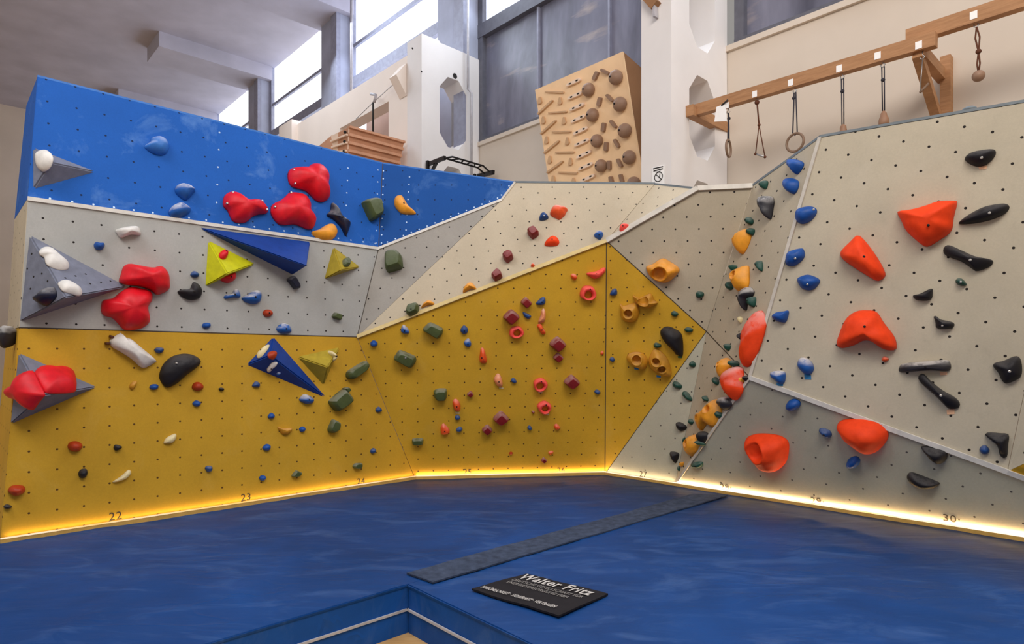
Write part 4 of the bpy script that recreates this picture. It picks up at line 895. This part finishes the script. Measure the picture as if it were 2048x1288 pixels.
rugtext('ENERGIEVERSORGUNG MBH', .052, .09, .84, .49, 'letterdim', .18)
rugtext('PERSÖNLICHKEIT · SICHERHEIT · VERTRAUEN', .055, .04, .95, .87, 'lettering', .25, .0005)
# ------------------------------------------------------------------ the hall behind
CW = 8.4
def uc(u, c, z): return uh*u + wh*c + V((0, 0, z))
def pc(x, y, c):
    r = (x-1024)/F_PX; Y = c/(.7317*r+.6816); return V((r*Y, Y, CAMZ+(HOR-y)/F_PX*Y))
def ub(name, u0, u1, c0_, c1_, z0, z1, mat, parent=None):
    return prism(name, [uc(u0, c0_, z0), uc(u1, c0_, z0), uc(u1, c1_, z0), uc(u0, c1_, z0)], V((0, 0, z1-z0)), mat, parent)
UR, ULft, ZC, SILL = -9.0, 31.0, 11.6, 6.35
struct(ub('wall_back', UR, ULft, CW, CW+.3, 0, SILL, 'plaster'))
struct(ub('trim_1', UR, ULft, CW-.05, CW+.02, SILL-.06, SILL+.02, 'plaster'))
struct(ub('wall_left', ULft, ULft+.3, -6, CW+.3, 0, ZC, 'plaster'))
struct(ub('ceiling', UR-2, ULft+.3, -4.0, CW+.3, ZC, ZC+.2, 'ceil'))
# window bays between the columns
cols = [(-1.1, -.5), (4.46, 4.95), (10.05, 11.0), (15.5, 16.5), (21.0, 22.0), (26.5, 27.4)]
bays = [(-6.6, -1.1, 'd'), (-.5, 4.36, 'd'), (4.95, 10.05, 'd'), (11.0, 15.5, 'b'), (16.5, 21.0, 'b'), (22.0, 26.5, 'b'), (27.4, 31, 'b')]
for i, (a, b, k) in enumerate(bays):
    root = bpy.data.objects.new('window_%d' % (i+1), None); C.objects.link(root); root.location = uc((a+b)/2, CW, SILL); root['kind'] = 'structure'
    fm = 'darkframe' if k == 'd' else 'frame'
    zb = 8.55 if k == 'd' else 9.2
    ub('pane', a, b, CW+.10, CW+.14, SILL, zb, 'darkpane' if k == 'd' else 'pane', root)
    ub('pane', a, b, CW+.10, CW+.14, zb, ZC, 'pane', root)
    ub('window_bar', a, b, CW-.02, CW+.12, zb, zb+(.28 if k == 'd' else .26), fm, root)
    for z in ((10.4,) if k == 'd' else (10.3, 7.6)): ub('window_bar', a, b, CW+.03, CW+.12, z, z+.09, fm, root)
    n = 3 if k == 'd' else 1
    for j in range(1, n):
        u = a+(b-a)*j/n; ub('mullion', u-.02, u+.02, CW+.04, CW+.12, SILL, ZC, 'frame', root)
    ub('window_frame', a, a+.10, CW-.01, CW+.12, SILL, ZC, fm, root); ub('window_frame', b-.14, b, CW-.01, CW+.12, SILL, ZC, fm, root)
    ub('window_frame', a, b, CW-.02, CW+.12, SILL, SILL+.08, fm, root)
# columns in the window wall, and pierced concrete portals standing in front of them
for i, (a, b) in enumerate(cols):
    if i >= 2:
        struct(ub('trim_%d' % (10+i), a, b, CW-.35, CW+.2, 0, ZC, 'concrete'))
        struct(ub('trim_%d' % (30+i), a-.02, a+.30, CW-.42, CW-.30, 0, ZC, 'frame'))
        struct(ub('trim_%d' % (40+i), a-.2, b+.2, 5.0, CW, ZC-.45, ZC+.02, 'ceil'))
def portal(u0, u1, ztop, label):
    root = thing('concrete_pillar', label, 'pillar', uc((u0+u1)/2, 7.6, 0), 'pierced concrete pillars')
    cA, cB, cC, cD = 6.95, 7.38, 8.05, 8.39
    e = uh*(u1-u0)
    bm = bmesh.new()
    def pr(poly):
        a = [bm.verts.new(uc(u0, c, z)) for c, z in poly]; b = [bm.verts.new(uc(u1, c, z)) for c, z in poly]; n = len(poly)
        bm.faces.new(a); bm.faces.new(b[::-1])
        for i in range(n): bm.faces.new((a[i], b[i], b[(i+1) % n], a[(i+1) % n]))
    pr([(cA, 0), (cB, 0), (cB, ztop), (cA, ztop)]); pr([(cC, 0), (cD, 0), (cD, ztop-.05), (cC, ztop-.03)])
    hs = [(2.9, 4.3), (4.62, 5.72), (6.1, 7.5)]; k = .2; z = 0
    for z0, z1 in hs + [(ztop-.03, None)]:
        pr([(cB, z), (cC, z), (cC, z0), (cB, z0)])
        if z1 is None: break
        for c, d in ((cB, 1), (cC, -1)):      # chamfered corners of the eight-sided hole
            pr([(c, z0), (c+d*k, z0), (c, z0+k*1.2)]); pr([(c, z1), (c+d*k, z1), (c, z1-k*1.2)])
        z = z1
    bm_link('pillar_shaft', bm, 'plaster2', root)
    return root
pr_ = portal(4.47, 4.93, 12.0 if False else ZC-.02, 'white concrete pillar with eight-sided holes beside the climbing training board')
pl_ = portal(10.02, 10.52, 8.15, 'white concrete pillar with an eight-sided hole, behind the black pull-up bar')
# girder wall between the left pillar and the next one, with a rectangular opening
gw = thing('girder_wall', 'white concrete girder wall with a rectangular opening above the blue panel', 'girder', uc(13, 7, 0))
pln = []
ub('wall_piece', 10.52, 11.21, 6.95, 7.25, 0, 7.9, 'plaster3', gw); ub('wall_piece', 13.3, 15.6, 6.95, 7.25, 0, 7.9, 'plaster3', gw)
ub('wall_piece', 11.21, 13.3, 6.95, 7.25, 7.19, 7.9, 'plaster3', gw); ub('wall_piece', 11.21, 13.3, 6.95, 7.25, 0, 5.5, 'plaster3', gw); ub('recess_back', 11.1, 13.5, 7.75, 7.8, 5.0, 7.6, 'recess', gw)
prism('bracket', [uc(10.53, 6.94, 7.75), uc(10.53, 6.70, 7.45), uc(10.53, 6.94, 7.1)], uh*.25, 'plaster3', gw)
ub('end_block', 15.6, 16.4, 6.8, 8.3, 7.2, 8.0, 'plaster3', gw)
struct(prism('floor_upper', [uc(2, 6.9, 2.9), V((F2.x+.8, F2.y+.8, 2.9)), uc(-7, CW, 2.9), uc(16, CW, 2.9), uc(16, 6.2, 2.9), V((-4.6, 6.9, 2.9)), V((-1.6, 8.9, 2.9)), V((1.2, 9.1, 2.9))], V((0, 0, -.15)), 'plaster'))
for X, Y, rr in ((910, 152, .055), (825, 97, .02), (843, 143, .02)):      # old bolt holes in the concrete
    n_ = -uh; r_ = ray(X, Y); q = CAM + r_*((uc(10.015, 0, 0)-CAM).dot(n_)/r_.dot(n_))
    bm = bmesh.new(); vs = [bm.verts.new(q + wh*math.cos(k*math.pi/8)*rr + UP*math.sin(k*math.pi/8)*rr) for k in range(16)]; bm.faces.new(vs)
    bm_link('bolt_hole', bm, 'dark', pl_)
# conduits on the pillars
def tube_thing(name, pts, r, mat, label, cat, group=None):
    o = tube(name, pts, r, mat); return tag(o, label, cat, group)
tube_thing('conduit_pipe', [pc(936, -40, CW-.40), pc(936, 165, CW-.40), pc(936, 178, CW-.36), pc(943, 186, CW-.36), pc(943, 372, CW-.36)], .025, 'pipe', 'grey conduit pipe running down beside the pierced pillar', 'conduit')
tube_thing('wall_cable', [uc(4.44, 7.42, z) for z in (ZC-.05, 8.5, 7.6, 6.85)], .008, 'dark', 'thin dark cable hanging down the front pillar', 'cable')
tube_thing('conduit_pipe', [pc(703, -20, CW-.42), pc(703, 190, CW-.42)], .04, 'pipe', 'conduit pipe with junction boxes on the column between bright windows', 'conduit')
br_ = thing('wall_bracket', 'brown steel bracket at the top of the white front pillar', 'bracket', pc(1303, 10, 6.9))
bar('bracket_arm', pc(1290, -12, 6.9), pc(1312, 12, 6.9), .10, .12, 'plyside', br_); bar('bracket_plate', pc(1310, 12, 6.9), pc(1311, 35, 6.9), .08, .03, 'pipe', br_, uh)
# notice on the pillar
npl = Plane(uc(4.5, 6.94, 4), uc(4.9, 6.94, 4), uc(4.5, 6.94, 5))
nt = bmesh.new(); cs = [npl.pix(x, y, .002) for x, y in ((1304, 336), (1329, 329), (1329, 372), (1304, 377))]
cen = sum(cs, V())/4; f = [nt.verts.new(c-cen) for c in cs] + [nt.verts.new(c-cen-npl.n*.004) for c in cs]
for q in ((0, 1, 2, 3), (7, 6, 5, 4), (0, 4, 5, 1), (1, 5, 6, 2), (2, 6, 7, 3), (3, 7, 4, 0)): nt.faces.new([f[i] for i in q])
nt = bm_link('notice_sign', nt, 'paper', None, False, Matrix.Translation(cen)); tag(nt, 'white paper notice with a crossed-out circle on the front pillar', 'sign')
for p, q, w in (((1306, 337.5), (1326, 333), .014), ((1307, 342.5), (1325.5, 337), .014), ((1312, 344.5), (1321, 342), .006)):
    bar('print_line', npl.pix(*p, .004), npl.pix(*q, .004), .003, w, 'dark', nt)
cc = npl.pix(1317, 353.5, .005)
tube('prohibition_circle', [cc + npl.ex*math.cos(a)*.06 + npl.ey*math.sin(a)*.06 for a in [k*math.pi/12 for k in range(24)]], .005, 'dark', nt, 6, True)
tube('prohibition_slash', [cc + npl.ex*-.042 + npl.ey*.042, cc + npl.ex*.042 - npl.ey*.042], .005, 'dark', nt, 6)
tube('struck_figure', [cc + npl.ex*.02 + npl.ey*.035, cc + npl.ex*.015, cc + npl.ex*.022 - npl.ey*.03], .004, 'dark', nt, 6)
# ------------------------------------------------------------------ training board
tA = pc(1070, 180, CW-.80); tB = pc(1245, 103, CW-.80); tC = pc(1287, 365, CW-.45)
bpn = Plane(tA, tB, tC)
c4 = [bpn.pix(x, y) for x, y in ((1070, 180), (1245, 103), (1303, 470), (1113, 470))]
tb = thing('training_board', 'plywood training board leaning out over the wall, covered in wooden holds', 'training board', (c4[2]+c4[3])/2)
prism('board_face', c4, -bpn.n*.03, 'ply', tb)
bk = [uc(c4[1].dot(uh), CW-.06, c4[1].z-.15), uc(c4[2].dot(uh), CW-.06, c4[2].z)]
prism('side_cheek', [c4[1]-bpn.n*.02, c4[2]-bpn.n*.02, bk[1], bk[0]], uh*.03, 'plyside', tb)
FR['ZT'] = (1040, 90, 4.6)
gw1, gw2, gw3, gw4 = 'wooden ball holds on the training board', 'two-pocket wooden rungs on the training board', 'wooden slats on the training board', 'small wooden blocks on the training board'
ordn = ['first', 'second', 'third', 'fourth', 'fifth', 'sixth', 'seventh', 'eighth', 'ninth']
def ballh(x, y, r, label):
    p = bpn.pix(*px('ZT', [(x, y)])[0], .05); rr = r/4.6/F_PX*(p-CAM).length
    bm = bmesh.new(); bmesh.ops.create_uvsphere(bm, u_segments=24, v_segments=14, radius=rr)
    for v in bm.verts: v.co.z = max(v.co.z, -rr*.45)
    o = bm_link('ball_hold', bm, 'ball', None, True, bpn.frame(p - bpn.n*(.05-rr*.45)))
    tag(o, label, 'climbing hold', gw1)
    b = bpn.frame(p - bpn.n*(.05-rr*.45) + (bpn.n*.93 - bpn.ex*.22 + bpn.ey*.08).normalized()*rr*.995)
    bm = bmesh.new(); bmesh.ops.create_uvsphere(bm, u_segments=10, v_segments=6, radius=.016); bm_link('bolt', bm, 'bolt', o, True, b)
for i, (x, y) in enumerate(((880, 298), (918, 545), (962, 788), (1003, 1034), (1045, 1275))): ballh(x, y, 60, 'wooden ball hold, %s from the top in the right-hand column of the board' % ordn[i])
for i, (x, y) in enumerate(((628, 412), (665, 645), (705, 882), (743, 1112))): ballh(x, y, 56, 'wooden ball hold, %s from the top in the inner column of the board' % ordn[i])
def brd(s, mat, h, name, label, group):
    return H('ZT', bpn, s, mat, h, label, 'block', name=name, group=group, bolts=[], comp=.3, prof=[(1, 0), (1, .85), (.96, 1), (.5, 1)])
rungs = [(498, 340), (510, 462), (530, 565), (540, 675), (562, 785), (573, 893), (592, 1003), (608, 1112), (625, 1222)]
for i, (x, y) in enumerate(rungs):
    o = brd('%d,%d %d,%d %d,%d %d,%d' % (x-68, y+22, x+62, y-42, x+70, y-10, x-62, y+48), 'slatl', .045, 'pocket_rung', 'two-pocket wooden rung, %s from the top of its column on the board' % ordn[i], gw2)
    for dx, dy in ((-45, 18), (-35, 14), (18, -12), (28, -16)):
        q = bpn.loc(bpn.pix(*px('ZT', [(x+dx, y+dy)])[0], .047)); bm = bmesh.new()
        bmesh.ops.create_cube(bm, size=.022); bm_link('pocket', bm, 'dark', o, False, bpn.frame(bpn.world(q.x, q.y, .038)))
for i, (x0, y0, x1, y1) in enumerate(((230, 430, 410, 436), (260, 625, 440, 612), (295, 800, 478, 795), (325, 988, 508, 985), (350, 1170, 535, 1178))):
    brd('%d,%d %d,%d %d,%d %d,%d' % (x0, y0-7, x1, y1-8, x1, y1+8, x0, y0+7), 'beech', .03, 'slat_hold', 'level wooden slat, %s from the top at the left of the board' % ordn[i], gw3)
for i, (x0, y0, x1, y1) in enumerate(((163, 640, 308, 508), (190, 822, 338, 694), (218, 1000, 368, 880), (247, 1178, 402, 1068))):
    brd('%d,%d %d,%d %d,%d %d,%d' % (x0-4, y0-6, x1-8, y1-8, x1+5, y1+6, x0+6, y0+6), 'beech', .04, 'slat_hold', 'slanting wooden slat, %s from the top at the left of the board' % ordn[i], gw3)
for col_, cl in ((((185, 510), (217, 692), (247, 875), (277, 1055), (308, 1235)), 'outer'), (((372, 515), (408, 697), (438, 885), (468, 1073), (495, 1255)), 'inner')):
    for i, (x, y) in enumerate(col_):
        brd('%d,%d %d,%d %d,%d %d,%d %d,%d %d,%d' % (x-8, y-35, x+8, y-35, x+20, y+15, x+10, y+32, x-20, y+34, x-20, y+24), 'beech', .03, 'peg_hold', 'small hooked wooden peg, %s from the top in the %s left column' % (ordn[i], cl), gw4)
for i, (x, y, a) in enumerate(((700, 285, 25), (735, 522, 12), (773, 757, 8), (797, 935, 2), (825, 1105, -2), (845, 1250, -12))):
    c_, s_ = math.cos(math.radians(a)), math.sin(math.radians(a))
    brd(' '.join('%.1f,%.1f' % (x+p*c_+q*-s_*-1*-1, y+p*s_+q*c_) for p, q in ((-16, -42), (16, -42), (16, 42), (-16, 42))), 'ball', .05, 'wooden_block', 'upright wooden block, %s from the top beside the ball columns' % ordn[i], gw4)
for i, (x, y, a) in enumerate(((787, 247, -62), (830, 488, -42), (862, 728, -38), (893, 905, -30), (920, 1085, -25), (938, 1230, -15))):
    c_, s_ = math.cos(math.radians(a)), math.sin(math.radians(a))
    brd(' '.join('%.1f,%.1f' % (x+p*c_-q*s_, y+p*s_+q*c_) for p, q in ((-14, -42), (14, -42), (14, 42), (-14, 42))), 'ball', .05, 'wooden_block', 'tilted wooden block, %s from the top next to the right ball column' % ordn[i], gw4)
# ------------------------------------------------------------------ timber beam with hanging grips
CB = 7.45
hb = thing('timber_beam', 'long pine beam on brackets along the white wall with hanging grips', 'beam', pc(1600, 165, CB))
Bq, Bp = pc(1392, 222, CB), pc(1873, 79, CB)
bar('beam_timber', Bq, Bp, .10, .145, 'beam', hb)
bar('cross_timber', pc(1378, 221, 7.30), pc(1447, 256, CW-.02), .12, .14, 'beam', hb)
e2 = pc(1840, 118, CB)
bar('bracket_arm', pc(1838, 100, CB), pc(1838, 100, CB)+wh*(CW-CB-.02), .09, .12, 'beam', hb)
wp = pc(1893, 150, CW-.06)
bar('bracket_post', wp+UP*.2, wp-UP*1.2, .12, .10, 'beam', hb, uh)
bar('bracket_brace', pc(1835, 108, CB), pc(1874, 236, CW-.12), .09, .09, 'beam', hb)
hb2 = thing('timber_beam', 'upper pine beam overlapping the long beam at the top right corner', 'beam', pc(1950, 30, CB+.02))
bar('beam_timber', pc(1814, 77, CB+.08), pc(2160, -35, CB+.08), .10, .15, 'beam', hb2)
def tagp(x, y, s, c, root, size=.075):
    bp_ = Plane(uc(0, c-.051, 5), uc(1, c-.051, 5), uc(0, c-.051, 6)); q = bp_.pix(x, y, .004)
    a = bp_.ex*size/2*.8; b = bp_.ey*size/2
    o = prism('number_tag', [q-a-b, q+a-b, q+a+b, q-a+b], -bp_.n*.004, 'paper', root)
for x, y in ((1453, 211), (1509, 188), (1581, 165), (1678, 137), (1755, 111), (1837, 90)): tagp(x, y, '', CB, hb)
tagp(1947, 30, '', CB+.08, hb2)
gH = 'training grips hanging from the timber beams'
def hanger(name, label, cat): return thing(name, label, cat, (0, 0, 0), gH)
def at0(x, y, c=CB): return pc(x, y, c)
def hook(root, p):
    tube('hook', [p+UP*.05, p+UP*.01, p+uh*-.02-UP*.01, p-UP*.035, p+uh*.02-UP*.02, p+uh*.02], .006, 'steel', root, 6)
def torus(name, c, ax, r, t, mat, root):
    a = ax.normalized(); b = UP
    tube(name, [c + a*math.cos(k*2*math.pi/28)*r + b*math.sin(k*2*math.pi/28)*r for k in range(28)], t, mat, root, 10, True)
def hang_ring(x, ytop, yr, turn, label, rope):
    h = hanger('hanging_ring', label, 'gym ring'); c = at0(x, yr); p = at0(x, ytop); h.location = p; hook(h, p)
    ax = uh*math.cos(turn)+wh*math.sin(turn)
    torus('ring', c, ax, .105, .015, 'ringw', h)
    tp = c+UP*.105
    rp_ = tube('rope', [p-UP*.03-ax*.01, tp-ax*.028, tp-UP*.02, tp+ax*.028, p-UP*.03+ax*.01], .008, rope, h, 6)
    bm = bmesh.new(); bmesh.ops.create_icosphere(bm, subdivisions=2, radius=.022); bm_link('knot', bm, rope, rp_, True, Matrix.Translation(p-UP*.09+ax*.015))
va_ = math.atan2(.32, .95)
hang_ring(1457, 222, 297, 1.36, 'wooden ring hanging edge-on at the left end of the beam', 'ropeb')
hang_ring(1590, 180, 285, .12, 'wooden ring hanging face-on from two dark cords', 'ropeb')
h = hanger('trapeze_handle', 'small trapeze handle on a knotted brown cord between the two rings', 'handle'); p = at0(1514, 200); h.location = p; hook(h, p)
k1, k2 = at0(1518, 250), None; b1, b2 = at0(1511, 308), at0(1530, 314)
rp_ = tube('rope', [p-UP*.03, k1], .010, 'ropr', h, 6); tube('rope', [k1, b1], .007, 'ropr', h, 6); tube('rope', [k1, b2], .007, 'ropr', h, 6)
tube('grip_bar', [b1-(b2-b1)*.1, b2+(b2-b1)*.1], .011, 'steel', h, 8)
for q, r in ((k1, .02), (b1, .018), (b2, .018), (p-UP*.03, .03)):
    bm = bmesh.new(); bmesh.ops.create_icosphere(bm, subdivisions=2, radius=r); bm_link('knot', bm, 'ropr', rp_, True, Matrix.Translation(q))
def pinch(x, yt, y0, y1, w0, w1, label):
    h = hanger('pinch_grip', label, 'handle'); p = at0(x, yt); h.location = p; hook(h, p); a, b = at0(x+1, y0), at0(x+2, y1)
    rp_ = tube('rope', [p-UP*.03+uh*.012, a+uh*.01], .007, 'ropeb', h, 6); tube('rope', [p-UP*.03-uh*.012, a-uh*.01], .007, 'ropeb', h, 6)
    bm = bmesh.new(); bmesh.ops.create_icosphere(bm, subdivisions=2, radius=.022); bm_link('knot', bm, 'ropeb', rp_, True, Matrix.Translation(p-UP*.17))
    n = 6; tube('grip', [a.lerp(b, k/n) for k in range(n+1)], .03, 'handle', h, 12, False, [.012, .03, .034, w0, w0+.004, w1, w1-.006])
pinch(1685, 152, 249, 268, .034, .04, 'wooden pinch grip hanging right of the face-on ring')
pinch(1766, 128, 222, 252, .046, .052, 'larger wooden pinch grip hanging left of the bracket')
h = hanger('hanging_ball', 'wooden ball hanging on a brown cord from the upper beam', 'ball'); p = at0(1953, 48, CB+.08); h.location = p; hook(h, p)
c = at0(1957, 152, CB+.08); mid = at0(1957, 103, CB+.08)
for s in (-1, 1):
    tube('rope', [p-UP*.03, (p+mid)/2+uh*.018*s, mid, (mid+c)/2+uh*.012*s, c+UP*.03], .008, 'ropr', h, 6)
bm = bmesh.new(); bmesh.ops.create_icosphere(bm, subdivisions=2, radius=.026); bm_link('knot', bm, 'ropr', h, True, Matrix.Translation(mid))
bm = bmesh.new(); bmesh.ops.create_uvsphere(bm, u_segments=24, v_segments=14, radius=.055); bm_link('ball', bm, 'ball', h, True, Matrix.Translation(c))
h = hanger('rod_handle', 'thin steel rod handle hanging slanted in front of the bracket', 'handle'); p = at0(1845, 112); h.location = p; hook(h, p)
q0, q1 = at0(1840, 185), at0(1857, 167, CB+.05)
tube('cord', [p-UP*.03, q0], .005, 'steel', h, 6); tube('grip_bar', [q0, q1], .012, 'ringw', h, 8)
h = hanger('info_card', 'white laminated card strapped to the left end of the beam', 'card'); q = at0(1443, 225, CB-.08); h.location = q
prism('card', [q+uh*.07+UP*.09, q-uh*.05+UP*.10, q-uh*.07-UP*.13, q+uh*.10-UP*.09], wh*.004, 'paper', h)
tube('strap', [q+UP*.09, at0(1450, 205, CB-.09), at0(1455, 200, CB-.06)], .012, 'dark', h, 6)
# ------------------------------------------------------------------ pull-up bar on the left pillar
pu = thing('pullup_bar', 'black steel pull-up bar with ladder grips above the right end of the blue panel', 'pull-up bar', pc(930, 340, 7.2))
FR['ZP'] = (830, 290, 12.047)
def pp(x, y, c): X, Y = px('ZP', [(x, y)])[0]; return pc(X, Y, c)
def ppu(x, y, u):           # on the plane u = const (parallel to the pillar's side)
    X, Y = px('ZP', [(x, y)])[0]; r = ray(X, Y); k = (u - CAM.dot(uh))/r.dot(uh); return CAM + r*k
u0, u1 = 9.97, 9.35
bar('wall_plate', ppu(305, 380, u0), ppu(305, 700, u0), .06, .05, 'blackmetal', pu, wh)
bar('arm', ppu(330, 460, u0), ppu(720, 310, u1), .05, .07, 'blackmetal', pu); bar('brace', ppu(400, 640, u0), ppu(520, 420, u0-.3), .05, .05, 'blackmetal', pu)
fr_ = [(720, 320), (900, 285), (1640, 500), (1800, 650)]; bk_ = [(740, 325), (1510, 545), (1680, 700)]
tube('ladder_rail', [ppu(x, y, u1) for x, y in fr_], .018, 'blackmetal', pu); tube('ladder_rail', [ppu(x, y, u1+.1) for x, y in bk_], .018, 'blackmetal', pu)
for a, b in (((880, 355), (1080, 340)), ((1110, 430), (1170, 370)), ((1250, 465), (1330, 420)), ((1440, 510), (1435, 440)), ((1500, 545), (1600, 495))):
    tube('ladder_rung', [ppu(*a, u1+.1), ppu(*b, u1)], .014, 'blackmetal', pu)
bar('arm', ppu(1520, 750, u0), ppu(1890, 655, u1), .06, .08, 'blackmetal', pu); bar('wall_plate', ppu(1440, 700, u0), ppu(1440, 900, u0), .05, .05, 'blackmetal', pu, wh)
# ------------------------------------------------------------------ slatted wooden box on the girder wall
P0 = P(697, 255, 11.5); 
def rv(x, y, base, d):      # point on the vertical plane through base along d
    n_ = d.cross(UP); r = ray(x, y); k = (base-CAM).dot(n_)/r.dot(n_); return CAM + r*k
fr0, fr1 = rv(697, 254, P0, wh), rv(808, 285, P0, wh); fb0, fb1 = rv(700, 330, P0, wh), rv(799, 352, P0, wh)
lt0, lt1 = rv(662, 272, P0, uh), rv(672, 330, P0, uh)
sb = thing('slatted_board', 'wooden slatted board box with level grip ledges above the blue panel', 'training board', P0)
fb0 = fb0 - uh*-.12; fb1 = fb1 + uh*.12
prism('front_face', [fr0, fr1, fb1, fb0], uh*.4, 'slat', sb)
prism('side_face', [lt0, fr0+V((0, 0, 0)), fb0, lt1], wh*.02, 'slatl', sb)  # lit side of the box: its brightness is put into a paler wood colour
for k in range(1, 5):
    t = k/5; a = fr0.lerp(fb0, t); b = fr1.lerp(fb1, t); bar('ledge', a-uh*.02, b-uh*.02, .06, .05, 'slat', sb)
    a2 = lt0.lerp(lt1, t); bar('side_ledge', a2-wh*.02, a-wh*.02, .04, .03, 'slatl', sb)
bar('top_ledge', fr0, fr1, .1, .04, 'slat', sb)
for k in range(4):
    q = fr0.lerp(fb0, .12+k*.24)+uh*.06; bm = bmesh.new(); bmesh.ops.create_uvsphere(bm, u_segments=10, v_segments=6, radius=.03); bm_link('bolt', bm, 'dark', sb, True, Matrix.Translation(q-wh*.035))
sb2 = prism('plywood_sheet', [rv(633, 296, P0+wh*.5, uh), rv(664, 270, P0+wh*.5, uh), rv(670, 320, P0+wh*.5, uh), rv(636, 320, P0+wh*.5, uh)], wh*.05, 'slat'); tag(sb2, 'plain brown wooden panel left of the slatted board box', 'panel')
rp = thing('rope_pulley', 'dark rope with a small pulley hanging in front of the girder wall', 'rope', pc(746, 190, 6.8))
tube('rope', [pc(746, 205, 6.8), pc(746, 268, 6.8)], .02, 'dark', rp); tube('pulley', [pc(742, 188, 6.8), pc(752, 190, 6.8), pc(748, 205, 6.8)], .03, 'pipe', rp)
tube('guy_line', [pc(712, 238, 6.85), pc(745, 206, 6.82), pc(802, 155, 6.85)], .008, 'pipe', rp)
# small hold on top of the right wall
tp = pl_r.pix(1938, 219); bm = bmesh.new(); bmesh.ops.create_icosphere(bm, subdivisions=3, radius=1)
for v in bm.verts: v.co = V((v.co.x*.055, v.co.y*.06, v.co.z*.03+.01))
o = bm_link('climbing_hold', bm, 'steel_edge', None, True, Matrix.Translation(tp - pl_r.n*.05)); tag(o, 'grey-blue hold peeking over the top edge of the right panel', 'climbing hold')
# ------------------------------------------------------------------ light
wd = bpy.data.worlds.new('hall_air'); S.world = wd; wd.use_nodes = True
wd.node_tree.nodes['Background'].inputs[0].default_value = (1.0, .95, .90, 1); wd.node_tree.nodes['Background'].inputs[1].default_value = .31
def area(name, loc, to, sx, sy, power, col):
    ld = bpy.data.lights.new(name, 'AREA'); ld.shape = 'RECTANGLE'; ld.size = sx; ld.size_y = sy; ld.energy = power; ld.color = col
    o = bpy.data.objects.new(name, ld); C.objects.link(o); o.location = loc; o.rotation_euler = (V(to)-V(loc)).to_track_quat('-Z', 'Y').to_euler(); return o
area('hall_lamp', (1.5, .2, 8.5), (1.0, 7.5, 2.5), 5, 2.5, 440, (1, .93, .86))
area('hall_lamp', (-5, 1.5, 8.5), (-3, 6.5, 2), 4, 3, 250, (.92, .95, 1))
area('skylight', tuple(uc(14, 4.5, 10.5)), tuple(uc(9, 5.5, 2)), 7, 3, 330, (.80, .89, 1))
area('gallery_lamp', (6.5, 3.0, 9), tuple(uc(3, 8, 4.5)), 3, 2, 80, (1, .93, .88))
area('window_light', tuple(uc(1.6, 8.1, 9.9)), tuple(uc(1.0, 2.5, 0)), 4.5, 2.2, 170, (.80, .90, 1))
area('window_light', tuple(uc(7.5, 8.1, 9.9)), tuple(uc(5.0, 2.5, 0)), 4.5, 2.2, 190, (.78, .89, 1))
